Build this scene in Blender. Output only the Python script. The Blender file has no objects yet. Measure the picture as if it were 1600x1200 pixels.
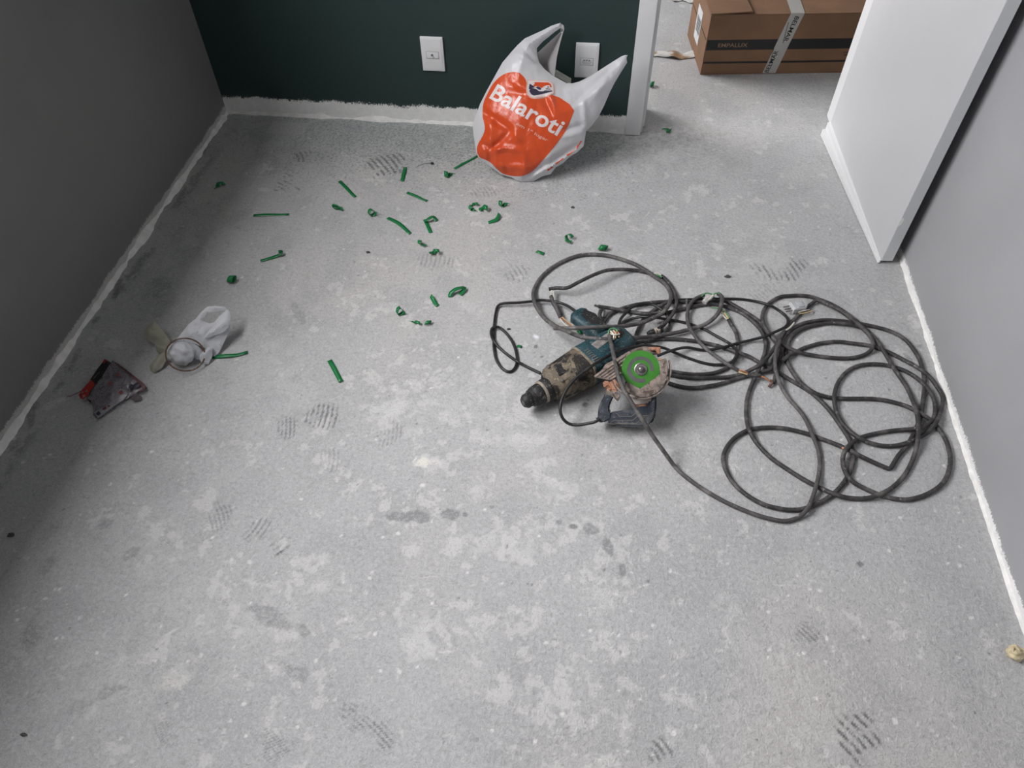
import bpy, bmesh, math, random
import numpy as np
from mathutils import Vector, Matrix, noise
from mathutils.geometry import delaunay_2d_cdt

scene = bpy.context.scene
C = scene.collection
random.seed(7)

# ------------------------------------------------------------------ camera
H = 1.5                       # eye height in metres
FPX, PITCH, YAW, ROLL = 1153.65, 0.87667, 0.13236, -0.022295
def _axes():
    cp, sp = math.cos(PITCH), math.sin(PITCH)
    rz = Matrix.Rotation(YAW, 3, 'Z')
    f, u, r = rz @ Vector((0, cp, -sp)), rz @ Vector((0, sp, cp)), rz @ Vector((1, 0, 0))
    c, s = math.cos(ROLL), math.sin(ROLL)
    return c*r + s*u, -s*r + c*u, f
CR, CU, CF = _axes()
EYE = Vector((0, 0, H))
cam_d = bpy.data.cameras.new('camera'); cam = bpy.data.objects.new('camera', cam_d); C.objects.link(cam)
cam_d.sensor_width = 36; cam_d.lens = 36*FPX/1600; cam_d.clip_start = .02
cam.matrix_world = Matrix(((CR.x, CU.x, -CF.x, 0), (CR.y, CU.y, -CF.y, 0), (CR.z, CU.z, -CF.z, H), (0, 0, 0, 1)))
scene.camera = cam

# ------------------------------------------------------------------ light
XL, XR, YB, YF, ZC = -1.411, .953, 2.473, -.75, 2.6     # room shell
WT = .177                                              # thickness of the green wall
HALL_Y, HALL_X = 4.9, 2.2
world = bpy.data.worlds.new('sky'); scene.world = world; world.use_nodes = True
_w = world.node_tree; _bg = _w.nodes['Background']      # overcast sky, brighter overhead, over dull ground
_tc = _w.nodes.new('ShaderNodeTexCoord'); _sx = _w.nodes.new('ShaderNodeSeparateXYZ'); _rp = _w.nodes.new('ShaderNodeValToRGB')
_w.links.new(_tc.outputs['Generated'], _sx.inputs[0]); _mr = _w.nodes.new('ShaderNodeMapRange'); _mr.inputs[1].default_value = -1
_w.links.new(_sx.outputs[2], _mr.inputs[0]); _w.links.new(_mr.outputs[0], _rp.inputs[0]); _w.links.new(_rp.outputs[0], _bg.inputs[0])
_e = _rp.color_ramp.elements; _e[0].position = .49; _e[0].color = (.10, .10, .095, 1); _e[1].position = 1; _e[1].color = (1, .982, .985, 1)
_k = _e.new(.51); _k.color = (.42, .413, .414, 1)
_bg.inputs[1].default_value = 28
scene.view_settings.view_transform = 'Standard'; scene.view_settings.look = 'None'
scene.view_settings.exposure = 0; scene.view_settings.gamma = 1
scene.view_settings.use_curve_mapping = False
WIN1 = (-.05, 1.95, 1.30, 2.52)      # y0 y1 z0 z1 in the left wall
WIN2 = (3.0, 4.5, .9, 2.2)
for nm, w in (('window_portal', WIN1), ('hall_portal', WIN2)):
    ld = bpy.data.lights.new(nm, 'AREA'); ld.shape = 'RECTANGLE'
    ld.size = w[1]-w[0]; ld.size_y = w[3]-w[2]; ld.cycles.is_portal = True
    lo = bpy.data.objects.new(nm, ld); C.objects.link(lo)
    lo.matrix_world = Matrix.Translation((XL-.16, (w[0]+w[1])/2, (w[2]+w[3])/2)) @ Matrix(((0, 0, -1, 0), (1, 0, 0, 0), (0, -1, 0, 0), (0, 0, 0, 1)))
scene.cycles.diffuse_bounces = 4; scene.cycles.max_bounces = 12; scene.cycles.transparent_max_bounces = 12
scene.cycles.sample_clamp_indirect = 6

# ------------------------------------------------------------------ helpers
def ray(px, py):
    return ((px-800)/FPX)*CR + ((600-py)/FPX)*CU + CF
def at(px, py, z=0.0):                 # photo pixel -> point on the level z
    d = ray(px, py); return EYE + d*((z-H)/d.z)
def on_plane(px, py, p0, n):
    d = ray(px, py); return EYE + d*((p0-EYE).dot(n)/d.dot(n))

def tag(o, label=None, cat=None, group=None, kind=None):
    if label: o['label'] = label
    if cat: o['category'] = cat
    if group: o['group'] = group
    if kind: o['kind'] = kind
    return o
def empty(name, loc=(0, 0, 0)):
    o = bpy.data.objects.new(name, None); o.empty_display_size = .03; o.location = loc; C.objects.link(o); return o
def child(o, p):
    o.parent = p; o.matrix_parent_inverse = Matrix.Translation(-Vector(p.location)) ; return o

class MB:
    def __init__(s): s.v = []; s.f = []; s.sm = []
    def add(s, vs, fs, smooth=False, M=None):
        k = len(s.v)
        s.v += [tuple(M @ Vector(v)) if M else tuple(v) for v in vs]
        s.f += [tuple(i+k for i in f) for f in fs]; s.sm += [smooth]*len(fs); return s
    def box(s, a, b, M=None, bev=0.0):
        x0, y0, z0 = a; x1, y1, z1 = b
        if bev <= 0:
            return s.add([(x0,y0,z0),(x1,y0,z0),(x1,y1,z0),(x0,y1,z0),(x0,y0,z1),(x1,y0,z1),(x1,y1,z1),(x0,y1,z1)],
                     [(3,2,1,0),(4,5,6,7),(0,1,5,4),(1,2,6,5),(2,3,7,6),(3,0,4,7)], False, M)
        bm = bmesh.new(); bmesh.ops.create_cube(bm, size=1)
        for v in bm.verts: v.co = ((x0+x1)/2+v.co.x*(x1-x0), (y0+y1)/2+v.co.y*(y1-y0), (z0+z1)/2+v.co.z*(z1-z0))
        bmesh.ops.bevel(bm, geom=bm.edges[:], offset=bev, segments=3, affect='EDGES', profile=.6)
        return s.bm(bm, True, M)
    def bm(s, bm, smooth=False, M=None):
        bm.verts.index_update()
        s.add([v.co[:] for v in bm.verts], [[v.index for v in f.verts] for f in bm.faces], smooth, M); bm.free(); return s
    def poly(s, pts, z0, z1, M=None, bev=0.0):            # outline (x,y) extruded z0..z1
        ar = sum(pts[i][0]*pts[(i+1) % len(pts)][1]-pts[(i+1) % len(pts)][0]*pts[i][1] for i in range(len(pts)))
        if ar < 0: pts = pts[::-1]
        bm = bmesh.new(); vs = [bm.verts.new((x, y, z0)) for x, y in pts]; f = bm.faces.new(vs)
        r = bmesh.ops.extrude_face_region(bm, geom=[f])
        for v in r['geom']:
            if isinstance(v, bmesh.types.BMVert): v.co.z = z1
        bmesh.ops.recalc_face_normals(bm, faces=bm.faces[:])
        if bev > 0: bmesh.ops.bevel(bm, geom=bm.edges[:], offset=bev, segments=2, affect='EDGES', clamp_overlap=True)
        bmesh.ops.triangulate(bm, faces=[f for f in bm.faces if len(f.verts) > 4])
        return s.bm(bm, bev > 0, M)
    def lathe(s, prof, n=24, M=None, smooth=True):         # (r,z) about Z
        vs = []; fs = []
        for r, z in prof:
            for i in range(n):
                a = 2*math.pi*i/n; vs.append((r*math.cos(a), r*math.sin(a), z))
        for j in range(len(prof)-1):
            for i in range(n):
                fs.append((j*n+i, j*n+(i+1) % n, (j+1)*n+(i+1) % n, (j+1)*n+i))
        fs.append(tuple(range(n))[::-1]); fs.append(tuple((len(prof)-1)*n+i for i in range(n)))
        return s.add(vs, fs, smooth, M)
    def tube(s, pts, r, n=8, closed=False, M=None, cap=True):
        pts = [Vector(p) for p in pts]; m = len(pts); vs = []; fs = []
        rr = r if isinstance(r, (list, tuple)) else [r]*m
        up = None
        for i in range(m):
            t = (pts[(i+1) % m]-pts[i-1]) if closed else (pts[min(i+1, m-1)]-pts[max(i-1, 0)])
            if t.length < 1e-9: t = Vector((1, 0, 0))
            t.normalize()
            if up is None: up = Vector((0, 0, 1)) if abs(t.z) < .9 else Vector((1, 0, 0))
            a = up - t*up.dot(t)
            if a.length < 1e-6: a = t.orthogonal()
            a.normalize(); b = t.cross(a); up = a
            for k in range(n):
                q = 2*math.pi*k/n; vs.append(pts[i]+(a*math.cos(q)+b*math.sin(q))*rr[i])
        for i in range(m if closed else m-1):
            for k in range(n):
                j = (i+1) % m
                fs.append((i*n+k, i*n+(k+1) % n, j*n+(k+1) % n, j*n+k))
        if not closed and cap: fs += [tuple(range(n))[::-1], tuple((m-1)*n+k for k in range(n))]
        return s.add(vs, fs, True, M)
    def blob(s, c, rad, amp=.2, sc=2., seed=0, sub=3, zmin=None, M=None):
        bm = bmesh.new(); bmesh.ops.create_icosphere(bm, subdivisions=sub, radius=1)
        for v in bm.verts:
            k = 1+amp*noise.noise(v.co*sc+Vector((seed*7.1, seed*3.3, 0)))*1.6
            p = Vector(c)+Vector((v.co.x*rad[0], v.co.y*rad[1], v.co.z*rad[2]))*k
            if zmin is not None: p.z = max(p.z, zmin)
            v.co = p
        return s.bm(bm, True, M)
    def build(s, name, mat, parent=None, sharp=42):
        me = bpy.data.meshes.new(name); me.from_pydata([tuple(v) for v in s.v], [], s.f)
        me.polygons.foreach_set('use_smooth', s.sm); me.update()
        if sharp and any(s.sm): me.set_sharp_from_angle(angle=math.radians(sharp))
        o = bpy.data.objects.new(name, me); C.objects.link(o)
        if mat: me.materials.append(mat)
        if parent: child(o, parent)
        return o

# ------------------------------------------------------------------ materials
class NT:
    """tiny node-graph helper"""
    def __init__(s, name):
        s.m = bpy.data.materials.new(name); s.m.use_nodes = True; s.t = s.m.node_tree
        s.b = s.t.nodes['Principled BSDF']; s.out = s.t.nodes['Material Output']
    def n(s, typ, ins=None, **kw):
        nd = s.t.nodes.new(typ)
        for k, v in kw.items(): setattr(nd, k, v)
        for k, v in (ins or {}).items(): s.set(nd.inputs[k], v)
        return nd
    def set(s, sock, v):
        if hasattr(v, 'is_output') or isinstance(v, bpy.types.NodeSocket): s.t.links.new(v, sock)
        else:
            if isinstance(v, (tuple, list)) and len(v) == 3 and sock.type == 'RGBA': v = (*v, 1)
            sock.default_value = v
    def math(s, op, a, b=0.0, c=0.0, clamp=False):
        nd = s.t.nodes.new('ShaderNodeMath'); nd.operation = op; nd.use_clamp = clamp
        for i, v in enumerate((a, b, c)): s.set(nd.inputs[i], v)
        return nd.outputs[0]
    def pos(s): return s.n('ShaderNodeNewGeometry').outputs['Position']
    def obj(s): return s.n('ShaderNodeTexCoord').outputs['Object']
    def xyz(s, v): 
        q = s.n('ShaderNodeSeparateXYZ', {0: v}).outputs; return q[0], q[1], q[2]
    def noise(s, v, scale, detail=4, rough=.55, dist=0.):
        return s.n('ShaderNodeTexNoise', {'Vector': v, 'Scale': scale, 'Detail': detail, 'Roughness': rough, 'Distortion': dist}).outputs['Fac']
    def smooth(s, v, a, b, lo=0., hi=1.):
        return s.n('ShaderNodeMapRange', {'Value': v, 'From Min': a, 'From Max': b, 'To Min': lo, 'To Max': hi}, interpolation_type='SMOOTHSTEP').outputs[0]
    def mix(s, f, a, b):
        nd = s.n('ShaderNodeMix', data_type='RGBA')
        s.set(nd.inputs[0], f); s.set(nd.inputs[6], a); s.set(nd.inputs[7], b); return nd.outputs[2]
    def bump(s, h, strength, dist):
        return s.n('ShaderNodeBump', {'Height': h, 'Strength': strength, 'Distance': dist}).outputs[0]
    def done(s, col=None, rough=None, normal=None, **kw):
        if col is not None: s.set(s.b.inputs['Base Color'], col)
        if rough is not None: s.set(s.b.inputs['Roughness'], rough)
        if normal is not None: s.set(s.b.inputs['Normal'], normal)
        for k, v in kw.items(): s.set(s.b.inputs[k], v)
        return s.m

def lin(r, g, b):
    f = lambda c: c/12.92 if c <= .04045 else ((c+.055)/1.055)**2.4
    return (f(r/255), f(g/255), f(b/255))
def plain(name, col, rough=.5, var=.12, scale=60., bump=0., metal=0., spec=.5):
    t = NT(name); v = t.obj(); nz = t.noise(v, scale, 5)
    c = t.mix(t.smooth(nz, .3, .7), tuple(x*(1-var) for x in col), tuple(min(1, x*(1+var)) for x in col))
    nm = t.bump(nz, bump, .002) if bump else None
    return t.done(c, rough, nm, **{'Metallic': metal, 'Specular IOR Level': spec})
def dirty(name, col, dust, amt=(.45, .62), scale=45., rough=.65, dark=None, bump=.25, dk=(.52, .6)):
    t = NT(name); v = t.obj(); n1 = t.noise(v, scale, 8, .65, .4); n2 = t.noise(v, scale*4.5, 4)
    c = t.mix(t.smooth(n1, *amt), col, dust)
    if dark: c = t.mix(t.smooth(t.noise(v, scale*.7, 6, .7, .6), *dk), c, dark)
    c = t.mix(t.smooth(n2, .62, .72), c, tuple(min(1, x*1.6+.03) for x in dust))
    return t.done(c, rough, t.bump(n2, bump, .0015))

# --- floor: sanded screed; stains are worked out per vertex, grain and relief by nodes
_tab = np.random.RandomState(11).rand(512, 512).astype(np.float32)
def vnoise(X, Y, scale, seed=0):
    x = X*scale+seed*17.3; y = Y*scale+seed*5.7
    xi = np.floor(x).astype(np.int64); yi = np.floor(y).astype(np.int64)
    fx = (x-xi).astype(np.float32); fy = (y-yi).astype(np.float32)
    fx = fx*fx*(3-2*fx); fy = fy*fy*(3-2*fy); x1 = (xi+1) & 511; y1 = (yi+1) & 511; xi &= 511; yi &= 511
    return (_tab[xi, yi]*(1-fx)+_tab[x1, yi]*fx)*(1-fy)+(_tab[xi, y1]*(1-fx)+_tab[x1, y1]*fx)*fy
def fbm(X, Y, scale, oct=5, rough=.55, seed=0):
    s = 0; a = 1.; w = 0
    for k in range(oct): s = s+a*vnoise(X, Y, scale*2.03**k, seed+k*3); w += a; a *= rough
    return s/w
def sst(v, a, b):
    q = np.clip((v-a)/(b-a), 0, 1); return q*q*(3-2*q)
def floor_colors(X, Y):
    big = fbm(X, Y, 1.6, 3, .5, 1); mid = fbm(X, Y, 9, 5, .6, 2); fine = fbm(X, Y, 95, 2, .6, 3); lace = fbm(X, Y, 45, 4, .68, 5)
    wx = (fbm(X, Y, 22, 3, .6, 21)-.5); wy = (fbm(X, Y, 22, 3, .6, 31)-.5)
    c = np.ones(X.shape+(3,), np.float32)*np.array((.435, .437, .442), np.float32)
    def mix(m, col):
        nonlocal c
        m = m[..., None]; c = c*(1-m)+np.array(col, np.float32)*m
    mix(sst(big, .4, .66)*.8, (.475, .462, .448))
    mix(sst(mid, .45, .7)*.55, (.365, .367, .372))
    mix(sst(fine, .55, .8)*.22, (.30, .30, .30))
    # flaky plaster film
    def near(cx, cy, r0, r1): return sst(np.hypot(X-cx, Y-cy), r1, r0)
    zone = np.maximum.reduce([near(-.12, .80, .05, .85)*.9, near(-.30, 1.12, .05, .5)*.95, near(-.62, .62, .05, .55)*.75, near(.15, .55, .05, .5)*.5, near(.05, 1.75, .1, .9)*.45])
    patch = fbm(X+wx*.06, Y+wy*.06, 5.2, 5, .62, 7)
    spots = fbm(X+wx*.05, Y+wy*.05, 17, 4, .62, 9)
    fl = sst(fbm(X+wx*.012, Y+wy*.012, 34, 5, .62, 14)+.62*(spots-.5)+.30*(patch-.5)+.155*zone, .735, .785)
    mix(fl*.48, (.66, .652, .635))
    haze = sst(fbm(X, Y, 3.1, 5, .6, 12)+zone*.12, .60, .76)*sst(lace, .40, .6)
    mix(haze*.30, (.58, .575, .567))
    R = np.random.RandomState(5)
    def stamp(px, py, rx, ry, ang, col, k, edge=.35, wob=1.):
        p = at(px, py); a = math.radians(ang); r = max(rx, ry)*1.8
        i0, i1 = np.searchsorted(YS, (p.y-r, p.y+r)); j0, j1 = np.searchsorted(XS, (p.x-r, p.x+r))
        if i1 <= i0 or j1 <= j0: return
        sl = np.s_[i0:i1, j0:j1]; x = X[sl]-p.x; y = Y[sl]-p.y
        u = (x*math.cos(a)+y*math.sin(a))/rx+wx[sl]*wob*1.3; v = (-x*math.sin(a)+y*math.cos(a))/ry+wy[sl]*wob*1.3
        m = sst(np.hypot(u, v)+(lace[sl]-.5)*wob*.8, 1., 1.-edge)*k; m = m[..., None]
        c[sl] = c[sl]*(1-m)+np.array(col, np.float32)*m
    # little white crumbs and dark specks
    for i in range(420):
        stamp(R.uniform(20, 1580), R.uniform(150, 1190)**1., *(R.uniform(.0022, .006, 2)), R.uniform(0, 180), (.78, .77, .75), R.uniform(.35, .9), .4)
    for i in range(170):
        stamp(R.uniform(20, 1580), R.uniform(230, 1190), *(R.uniform(.0016, .0042, 2)), R.uniform(0, 180), (.13, .13, .13), R.uniform(.4, .85), .4)
    for i in range(60):        # thin scratches and pale scrapes
        stamp(R.uniform(250, 1400), R.uniform(250, 1150), R.uniform(.01, .03), .0022, R.uniform(0, 180), (.72, .71, .69), R.uniform(.3, .7), .6, .5)
    # grime towards the left wall
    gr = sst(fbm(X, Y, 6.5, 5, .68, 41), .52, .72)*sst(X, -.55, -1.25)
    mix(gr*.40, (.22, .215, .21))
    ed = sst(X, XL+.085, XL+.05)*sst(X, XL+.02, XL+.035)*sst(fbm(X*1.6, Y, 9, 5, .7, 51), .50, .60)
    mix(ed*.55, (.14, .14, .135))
    g1 = (.235, .24, .245); g2 = (.14, .155, .15); gd = (.10, .10, .10)
    def sole(pa, pb, wid, n, k, bow=.5):
        a, b = at(*pa), at(*pb); mm = (a+b)/2; d = b-a; l = d.length/2; th = math.atan2(d.y, d.x); r = max(l, wid)*1.3
        i0, i1 = np.searchsorted(YS, (mm.y-r, mm.y+r)); j0, j1 = np.searchsorted(XS, (mm.x-r, mm.x+r))
        sl = np.s_[i0:i1, j0:j1]; x = X[sl]-mm.x; y = Y[sl]-mm.y
        u = (x*math.cos(th)+y*math.sin(th))/l; v = (-x*math.sin(th)+y*math.cos(th))/(wid/2)
        st = sst(np.sin(u*n*1.45*math.pi+bow*3.4*v*v+wx[sl]*2.), .0, .55)
        br = sst(np.hypot(u, v)+wx[sl]*1.6, 1.02, .72)*sst(patch[sl]+wy[sl]*.25, .33, .46)*sst(lace[sl], .28, .45)
        mk = np.clip(st*br*k*1.35, 0, .95)[..., None]; c[sl] = c[sl]*(1-mk)+np.array((.13, .13, .132), np.float32)*mk
    for a in (((575, 266), (634, 246), .13, 5.2, .95), ((430, 298), (466, 275), .11, 4, .75), ((455, 247), (485, 240), .07, 3, .6),
              ((428, 671), (464, 666), .08, 4, .6), ((470, 652), (530, 654), .09, 5.5, .65), ((585, 676), (640, 674), .10, 6, .35), ((500, 716), (540, 712), .06, 4, .3),
              ((1165, 430), (1257, 412), .10, 8, .62), ((776, 430), (828, 416), .09, 5, .45), ((420, 832), (456, 868), .07, 4, .75), ((388, 822), (418, 836), .06, 3, .4),
              ((316, 814), (362, 794), .07, 5, .45), ((1310, 1180), (1380, 1116), .10, 5.5, .95), ((548, 1160), (596, 1105), .11, 6, .6), ((420, 1180), (450, 1150), .09, 5, .45),
              ((738, 304), (778, 294), .08, 5, .35), ((1245, 1000), (1270, 975), .06, 4, .5), ((655, 408), (715, 412), .09, 6, .3), ((1015, 1185), (1045, 1160), .05, 2.5, .6), ((240, 1150), (270, 1130), .06, 4, .35),
              ((1170, 470), (1215, 450), .08, 6, .3)):
        sole(*a)
    for a in ((640, 806, .055, .02, 8, g1, .85), (704, 805, .03, .015, 0, g1, .9), (727, 806, .009, .008, 0, g1, .9), (768, 792, .007, .006, 0, g1, .8),
              (924, 826, .020, .022, 0, g1, .8), (949, 855, .012, .026, 10, g1, .85), (971, 889, .013, .018, 0, g1, .9), (875, 815, .010, .009, 0, g1, .8), (897, 824, .012, .008, 0, gd, .7),
              (425, 968, .05, .022, -18, g1, .6), (468, 985, .025, .016, -30, g1, .5), (462, 1050, .045, .018, -10, g1, .5), (815, 1042, .02, .03, 0, g1, .25), (1342, 881, .008, .007, 0, g2, .85), (1012, 908, .004, .004, 0, g2, .8),
              (913, 632, .0085, .0085, 0, g2, .95), (919, 625, .004, .003, 0, g2, .8), (838, 541, .008, .009, 0, g2, .95), (847, 558, .005, .004, 20, g2, .9), (855, 565, .003, .004, 0, g2, .9),
              (466, 490, .014, .045, 35, g1, .5), (240, 470, .06, .10, 10, g2, .22), (255, 440, .04, .06, 0, g2, .3), (70, 885, .04, .02, 30, g2, .35), (205, 862, .018, .018, 0, g2, .4), (165, 820, .025, .014, 0, g2, .35),
              (175, 1080, .03, .012, 40, g2, .35), (130, 1110, .04, .02, 0, g2, .2), (55, 990, .03, .04, 0, g2, .3), (1420, 560, .006, .03, 30, g2, .5), (1437, 541, .009, .008, 0, g1, .8), (1440, 570, .006, .012, 0, g1, .6),
              (793, 855, .002, .008, 0, gd, .8), (558, 757, .005, .002, 30, gd, .8), (683, 669, .004, .004, 0, gd, .7), (909, 710, .003, .004, 0, gd, .8), (1430, 430, .03, .01, 20, g1, .2),
              (180, 452, .014, .05, 12, gd, .55), (150, 500, .012, .02, 0, gd, .5), (52, 640, .014, .075, 20, gd, .5), (272, 304, .008, .035, 10, gd, .3), (322, 232, .009, .04, 10, gd, .35), (340, 203, .008, .03, 10, gd, .3)):
        stamp(*a)
    pw = (.76, .74, .68); p2 = (.60, .597, .592)
    for a in ((660, 723, .030, .027, 0, pw, .9), (612, 640, .055, .055, 0, p2, .75), (699, 648, .032, .024, 0, p2, .7), (840, 526, .012, .024, 0, (.84, .84, .92), .95), (649, 672, .03, .03, 0, p2, .5),
              (680, 722, .02, .014, 0, pw, .5), (495, 920, .022, .06, 0, p2, .7), (660, 985, .035, .05, 0, p2, .65), (640, 1015, .04, .03, 0, p2, .6), (740, 770, .05, .04, 0, p2, .6), (880, 760, .08, .05, 0, p2, .6), (760, 850, .06, .03, 0, p2, .5), (825, 850, .04, .05, 0, p2, .5),
              (930, 940, .04, .06, 0, p2, .55), (820, 690, .05, .04, 0, p2, .5), (995, 500, .03, .03, 0, p2, .5), (850, 375, .05, .04, 0, p2, .4), (915, 382, .03, .03, 0, p2, .5),
              (1130, 950, .03, .05, 0, p2, .45), (290, 1045, .04, .03, 40, p2, .45), (270, 1065, .03, .03, 0, pw, .4), (600, 480, .1, .02, 0, p2, .35), (725, 480, .06, .04, 0, p2, .4)):
        stamp(*a, .7, 1.8)
    # green overspray freckles under the green wall
    fade = sst(Y, 2.0, 2.44)*sst(X, .22, -.1)*sst(X, -1.5, -.75)*sst(-Y, -2.475, -2.47)
    rs = np.random.RandomState(3).rand(*X.shape).astype(np.float32)
    frk = sst(vnoise(X, Y, 260, 61)*.6+rs*.4+fade*.30, .80, .86)
    mix(frk*.62*(fade > .02), (.07, .11, .095)); mix(fade*sst(Y, 2.2, 2.45)*.35, (.29, .36, .33))
    dk = sst(X, -.2, .05)*sst(-X, -.6, -.3)*sst(Y, 2.2, 2.42)*sst(-Y, -2.6, -2.48)
    mix(np.clip(dk*sst(fine, .4, .7), 0, 1)*.35, (.2, .2, .19))
    x0, y0 = at(450, 200).x, at(450, 200).y                  # paler square where something lay
    mix(((abs(X-x0) < .07) & (abs(Y-y0) < .04)).astype(np.float32)*.45, (.55, .55, .53))
    return c
def floor_material():
    t = NT('concrete_screed'); P = t.pos()
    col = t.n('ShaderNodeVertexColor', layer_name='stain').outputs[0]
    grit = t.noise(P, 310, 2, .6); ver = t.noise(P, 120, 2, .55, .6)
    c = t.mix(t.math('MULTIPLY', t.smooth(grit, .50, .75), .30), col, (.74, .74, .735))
    c = t.mix(t.math('MULTIPLY', t.smooth(grit, .45, .28), .42), c, (.22, .22, .22))
    c = t.mix(t.math('MULTIPLY', t.smooth(ver, .48, .66), .22), c, (.66, .66, .66))
    c = t.mix(t.math('MULTIPLY', t.smooth(ver, .44, .30), .26), c, (.20, .20, .20))
    return t.done(c, .72, t.bump(t.math('ADD', t.math('MULTIPLY', grit, .35), ver), .6, .0035), **{'Specular IOR Level': .35})

def wall_material(name, paint, axis, h0, amp, bare=(.86, .855, .84), fringe=.012):
    t = NT(name); P = t.pos(); x, y, z = t.xyz(P)
    al = y if axis == 'y' else x
    v = t.n('ShaderNodeCombineXYZ', {0: t.math('MULTIPLY', al, 1.), 1: 0., 2: 0.}).outputs[0]
    e = t.math('MULTIPLY', t.math('SUBTRACT', t.noise(v, 7.5, 7, .68), .5), amp*3.6)
    v2 = t.n('ShaderNodeCombineXYZ', {0: al, 1: 0., 2: t.math('MULTIPLY', z, .45)}).outputs[0]
    f = t.math('MULTIPLY', t.math('SUBTRACT', t.noise(v2, 260, 4, .8), .5), fringe*4.5)
    f2 = t.math('MULTIPLY', f, t.smooth(t.noise(v, 3.3, 3), .35, .55, .25, 1.))
    lim = t.math('ADD', h0, t.math('ADD', e, f2))
    m = t.smooth(t.math('SUBTRACT', z, lim), -.0012, .0012)
    nz = t.noise(P, 2.2, 3); tex = t.noise(P, 260, 3, .6)
    pc = t.mix(t.smooth(nz, .3, .7), tuple(c*.95 for c in paint), tuple(c*1.05 for c in paint))
    rough_pl = t.noise(P, 40, 6, .7)
    bc = t.mix(t.smooth(rough_pl, .35, .7), tuple(c*.9 for c in bare), bare)
    c = t.mix(m, bc, pc)
    return t.done(c, t.mix(m, (.85,)*3, (.55,)*3), t.bump(t.math('ADD', tex, t.math('MULTIPLY', t.math('SUBTRACT', 1., m), rough_pl)), .18, .002))

M_FLOOR = floor_material()
M_GREEN = wall_material('dark_green_paint', (.0165, .037, .034), 'x', .066, .018, fringe=.016)
M_GREYL = wall_material('grey_paint_left', (.19, .19, .186), 'y', .027, .012, bare=(.52, .515, .50), fringe=.012)
M_GREYR = wall_material('grey_paint_right', (.335, .337, .35), 'y', .022, .010, fringe=.014)
M_WHITEWALL = plain('white_wall_paint', (.72, .72, .71), .7, .03, 3.)
M_WHITE = plain('white_lacquer', (.66, .665, .67), .35, .02, 4.)
M_DOOR = plain('white_door_paint', (.52, .525, .54), .38, .02, 3.)
M_PLAST = plain('white_plastic', (.70, .71, .715), .35, .02, 20.)
M_PLASTD = plain('shadow_grey_plastic', (.10, .10, .10), .5)
M_STEEL = plain('brushed_steel', (.30, .29, .28), .45, .2, 90., metal=.8)
M_MORTAR = plain('raw_plaster', (.78, .77, .75), .9, .10, 30., bump=.6)

# ------------------------------------------------------------------ setting
def struct(name, mb, mat, label, parent=None):
    o = mb.build(name, mat, parent)
    if parent is None: tag(o, label, None, None, 'structure')
    return o
XS = np.concatenate([[XL-.2], np.arange(XL, XR+.003, .0032), np.linspace(XR+.05, HALL_X+.15, 8)])
YS = np.concatenate([np.linspace(YF-.2, .1, 10), np.arange(.15, 2.52, .0032), np.arange(2.525, 3.75, .006), np.linspace(3.8, HALL_Y+.15, 8)])
_X, _Y = np.meshgrid(XS, YS)
def make_floor():
    ny, nx = _X.shape; me = bpy.data.meshes.new('floor')
    co = np.stack([_X, _Y, np.zeros_like(_X)], -1).astype(np.float32).reshape(-1)
    idx = np.arange(nx*ny).reshape(ny, nx)
    q = np.stack([idx[:-1, :-1], idx[:-1, 1:], idx[1:, 1:], idx[1:, :-1]], -1).reshape(-1)
    me.vertices.add(nx*ny); me.vertices.foreach_set('co', co); nf = len(q)//4
    me.loops.add(len(q)); me.loops.foreach_set('vertex_index', q.astype(np.int32))
    me.polygons.add(nf); me.polygons.foreach_set('loop_start', np.arange(0, len(q), 4, dtype=np.int32))
    me.update(calc_edges=True)
    at_ = me.color_attributes.new('stain', 'FLOAT_COLOR', 'POINT')
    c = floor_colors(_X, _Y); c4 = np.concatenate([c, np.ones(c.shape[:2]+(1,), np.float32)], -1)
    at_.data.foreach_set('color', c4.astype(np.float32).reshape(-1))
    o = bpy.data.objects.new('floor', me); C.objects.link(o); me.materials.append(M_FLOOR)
    tag(o, 'bare grey sanded concrete floor with plaster smears and shoe prints', None, None, 'structure')
make_floor()
M_SLAB = plain('raw_slab', (.48, .48, .475), .9, .08, 3.)
struct('ceiling', MB().box((XL-.2, YF-.2, ZC), (HALL_X, HALL_Y, ZC+.1)), M_SLAB, 'raw concrete ceiling slab above the rooms')
def holed(x0, x1, y0, y1, w):
    return (MB().box((x0, y0, 0), (x1, w[0], ZC)).box((x0, w[1], 0), (x1, y1, ZC))
            .box((x0, w[0], 0), (x1, w[1], w[2])).box((x0, w[0], w[3]), (x1, w[1], ZC)))
struct('wall_left', holed(XL-.15, XL, YF, YB, WIN1), M_GREYL, 'grey painted wall on the left with a bare plaster foot')
struct('wall_right', MB().box((XR, YF, 0), (XR+.15, YB+.0, ZC)), M_GREYR, 'mid grey painted wall on the right behind the open door')
struct('wall_front', MB().box((XL-.15, YF-.15, 0), (XR+.15, YF, ZC)), plain('grey_paint_front', (.2, .2, .2), .6, .03, 3.), 'grey wall behind the viewer')
DX0, DX1, DH = .150, .885, 2.12
m = MB().box((XL-.15, YB, 0), (DX0, YB+WT, ZC)).box((DX1, YB, 0), (HALL_X, YB+WT, ZC)).box((DX0, YB, DH), (DX1, YB+WT, ZC))
struct('wall_back', m, M_GREEN, 'dark green painted wall at the far end with a ragged unpainted foot')
struct('wall_hall_left', holed(XL-.15, XL, YB+WT, HALL_Y, WIN2), M_WHITEWALL, 'white wall of the room beyond the doorway, left')
struct('wall_hall_right', MB().box((HALL_X, YB, 0), (HALL_X+.15, HALL_Y, ZC)), M_WHITEWALL, 'white wall of the room beyond the doorway, right')
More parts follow.
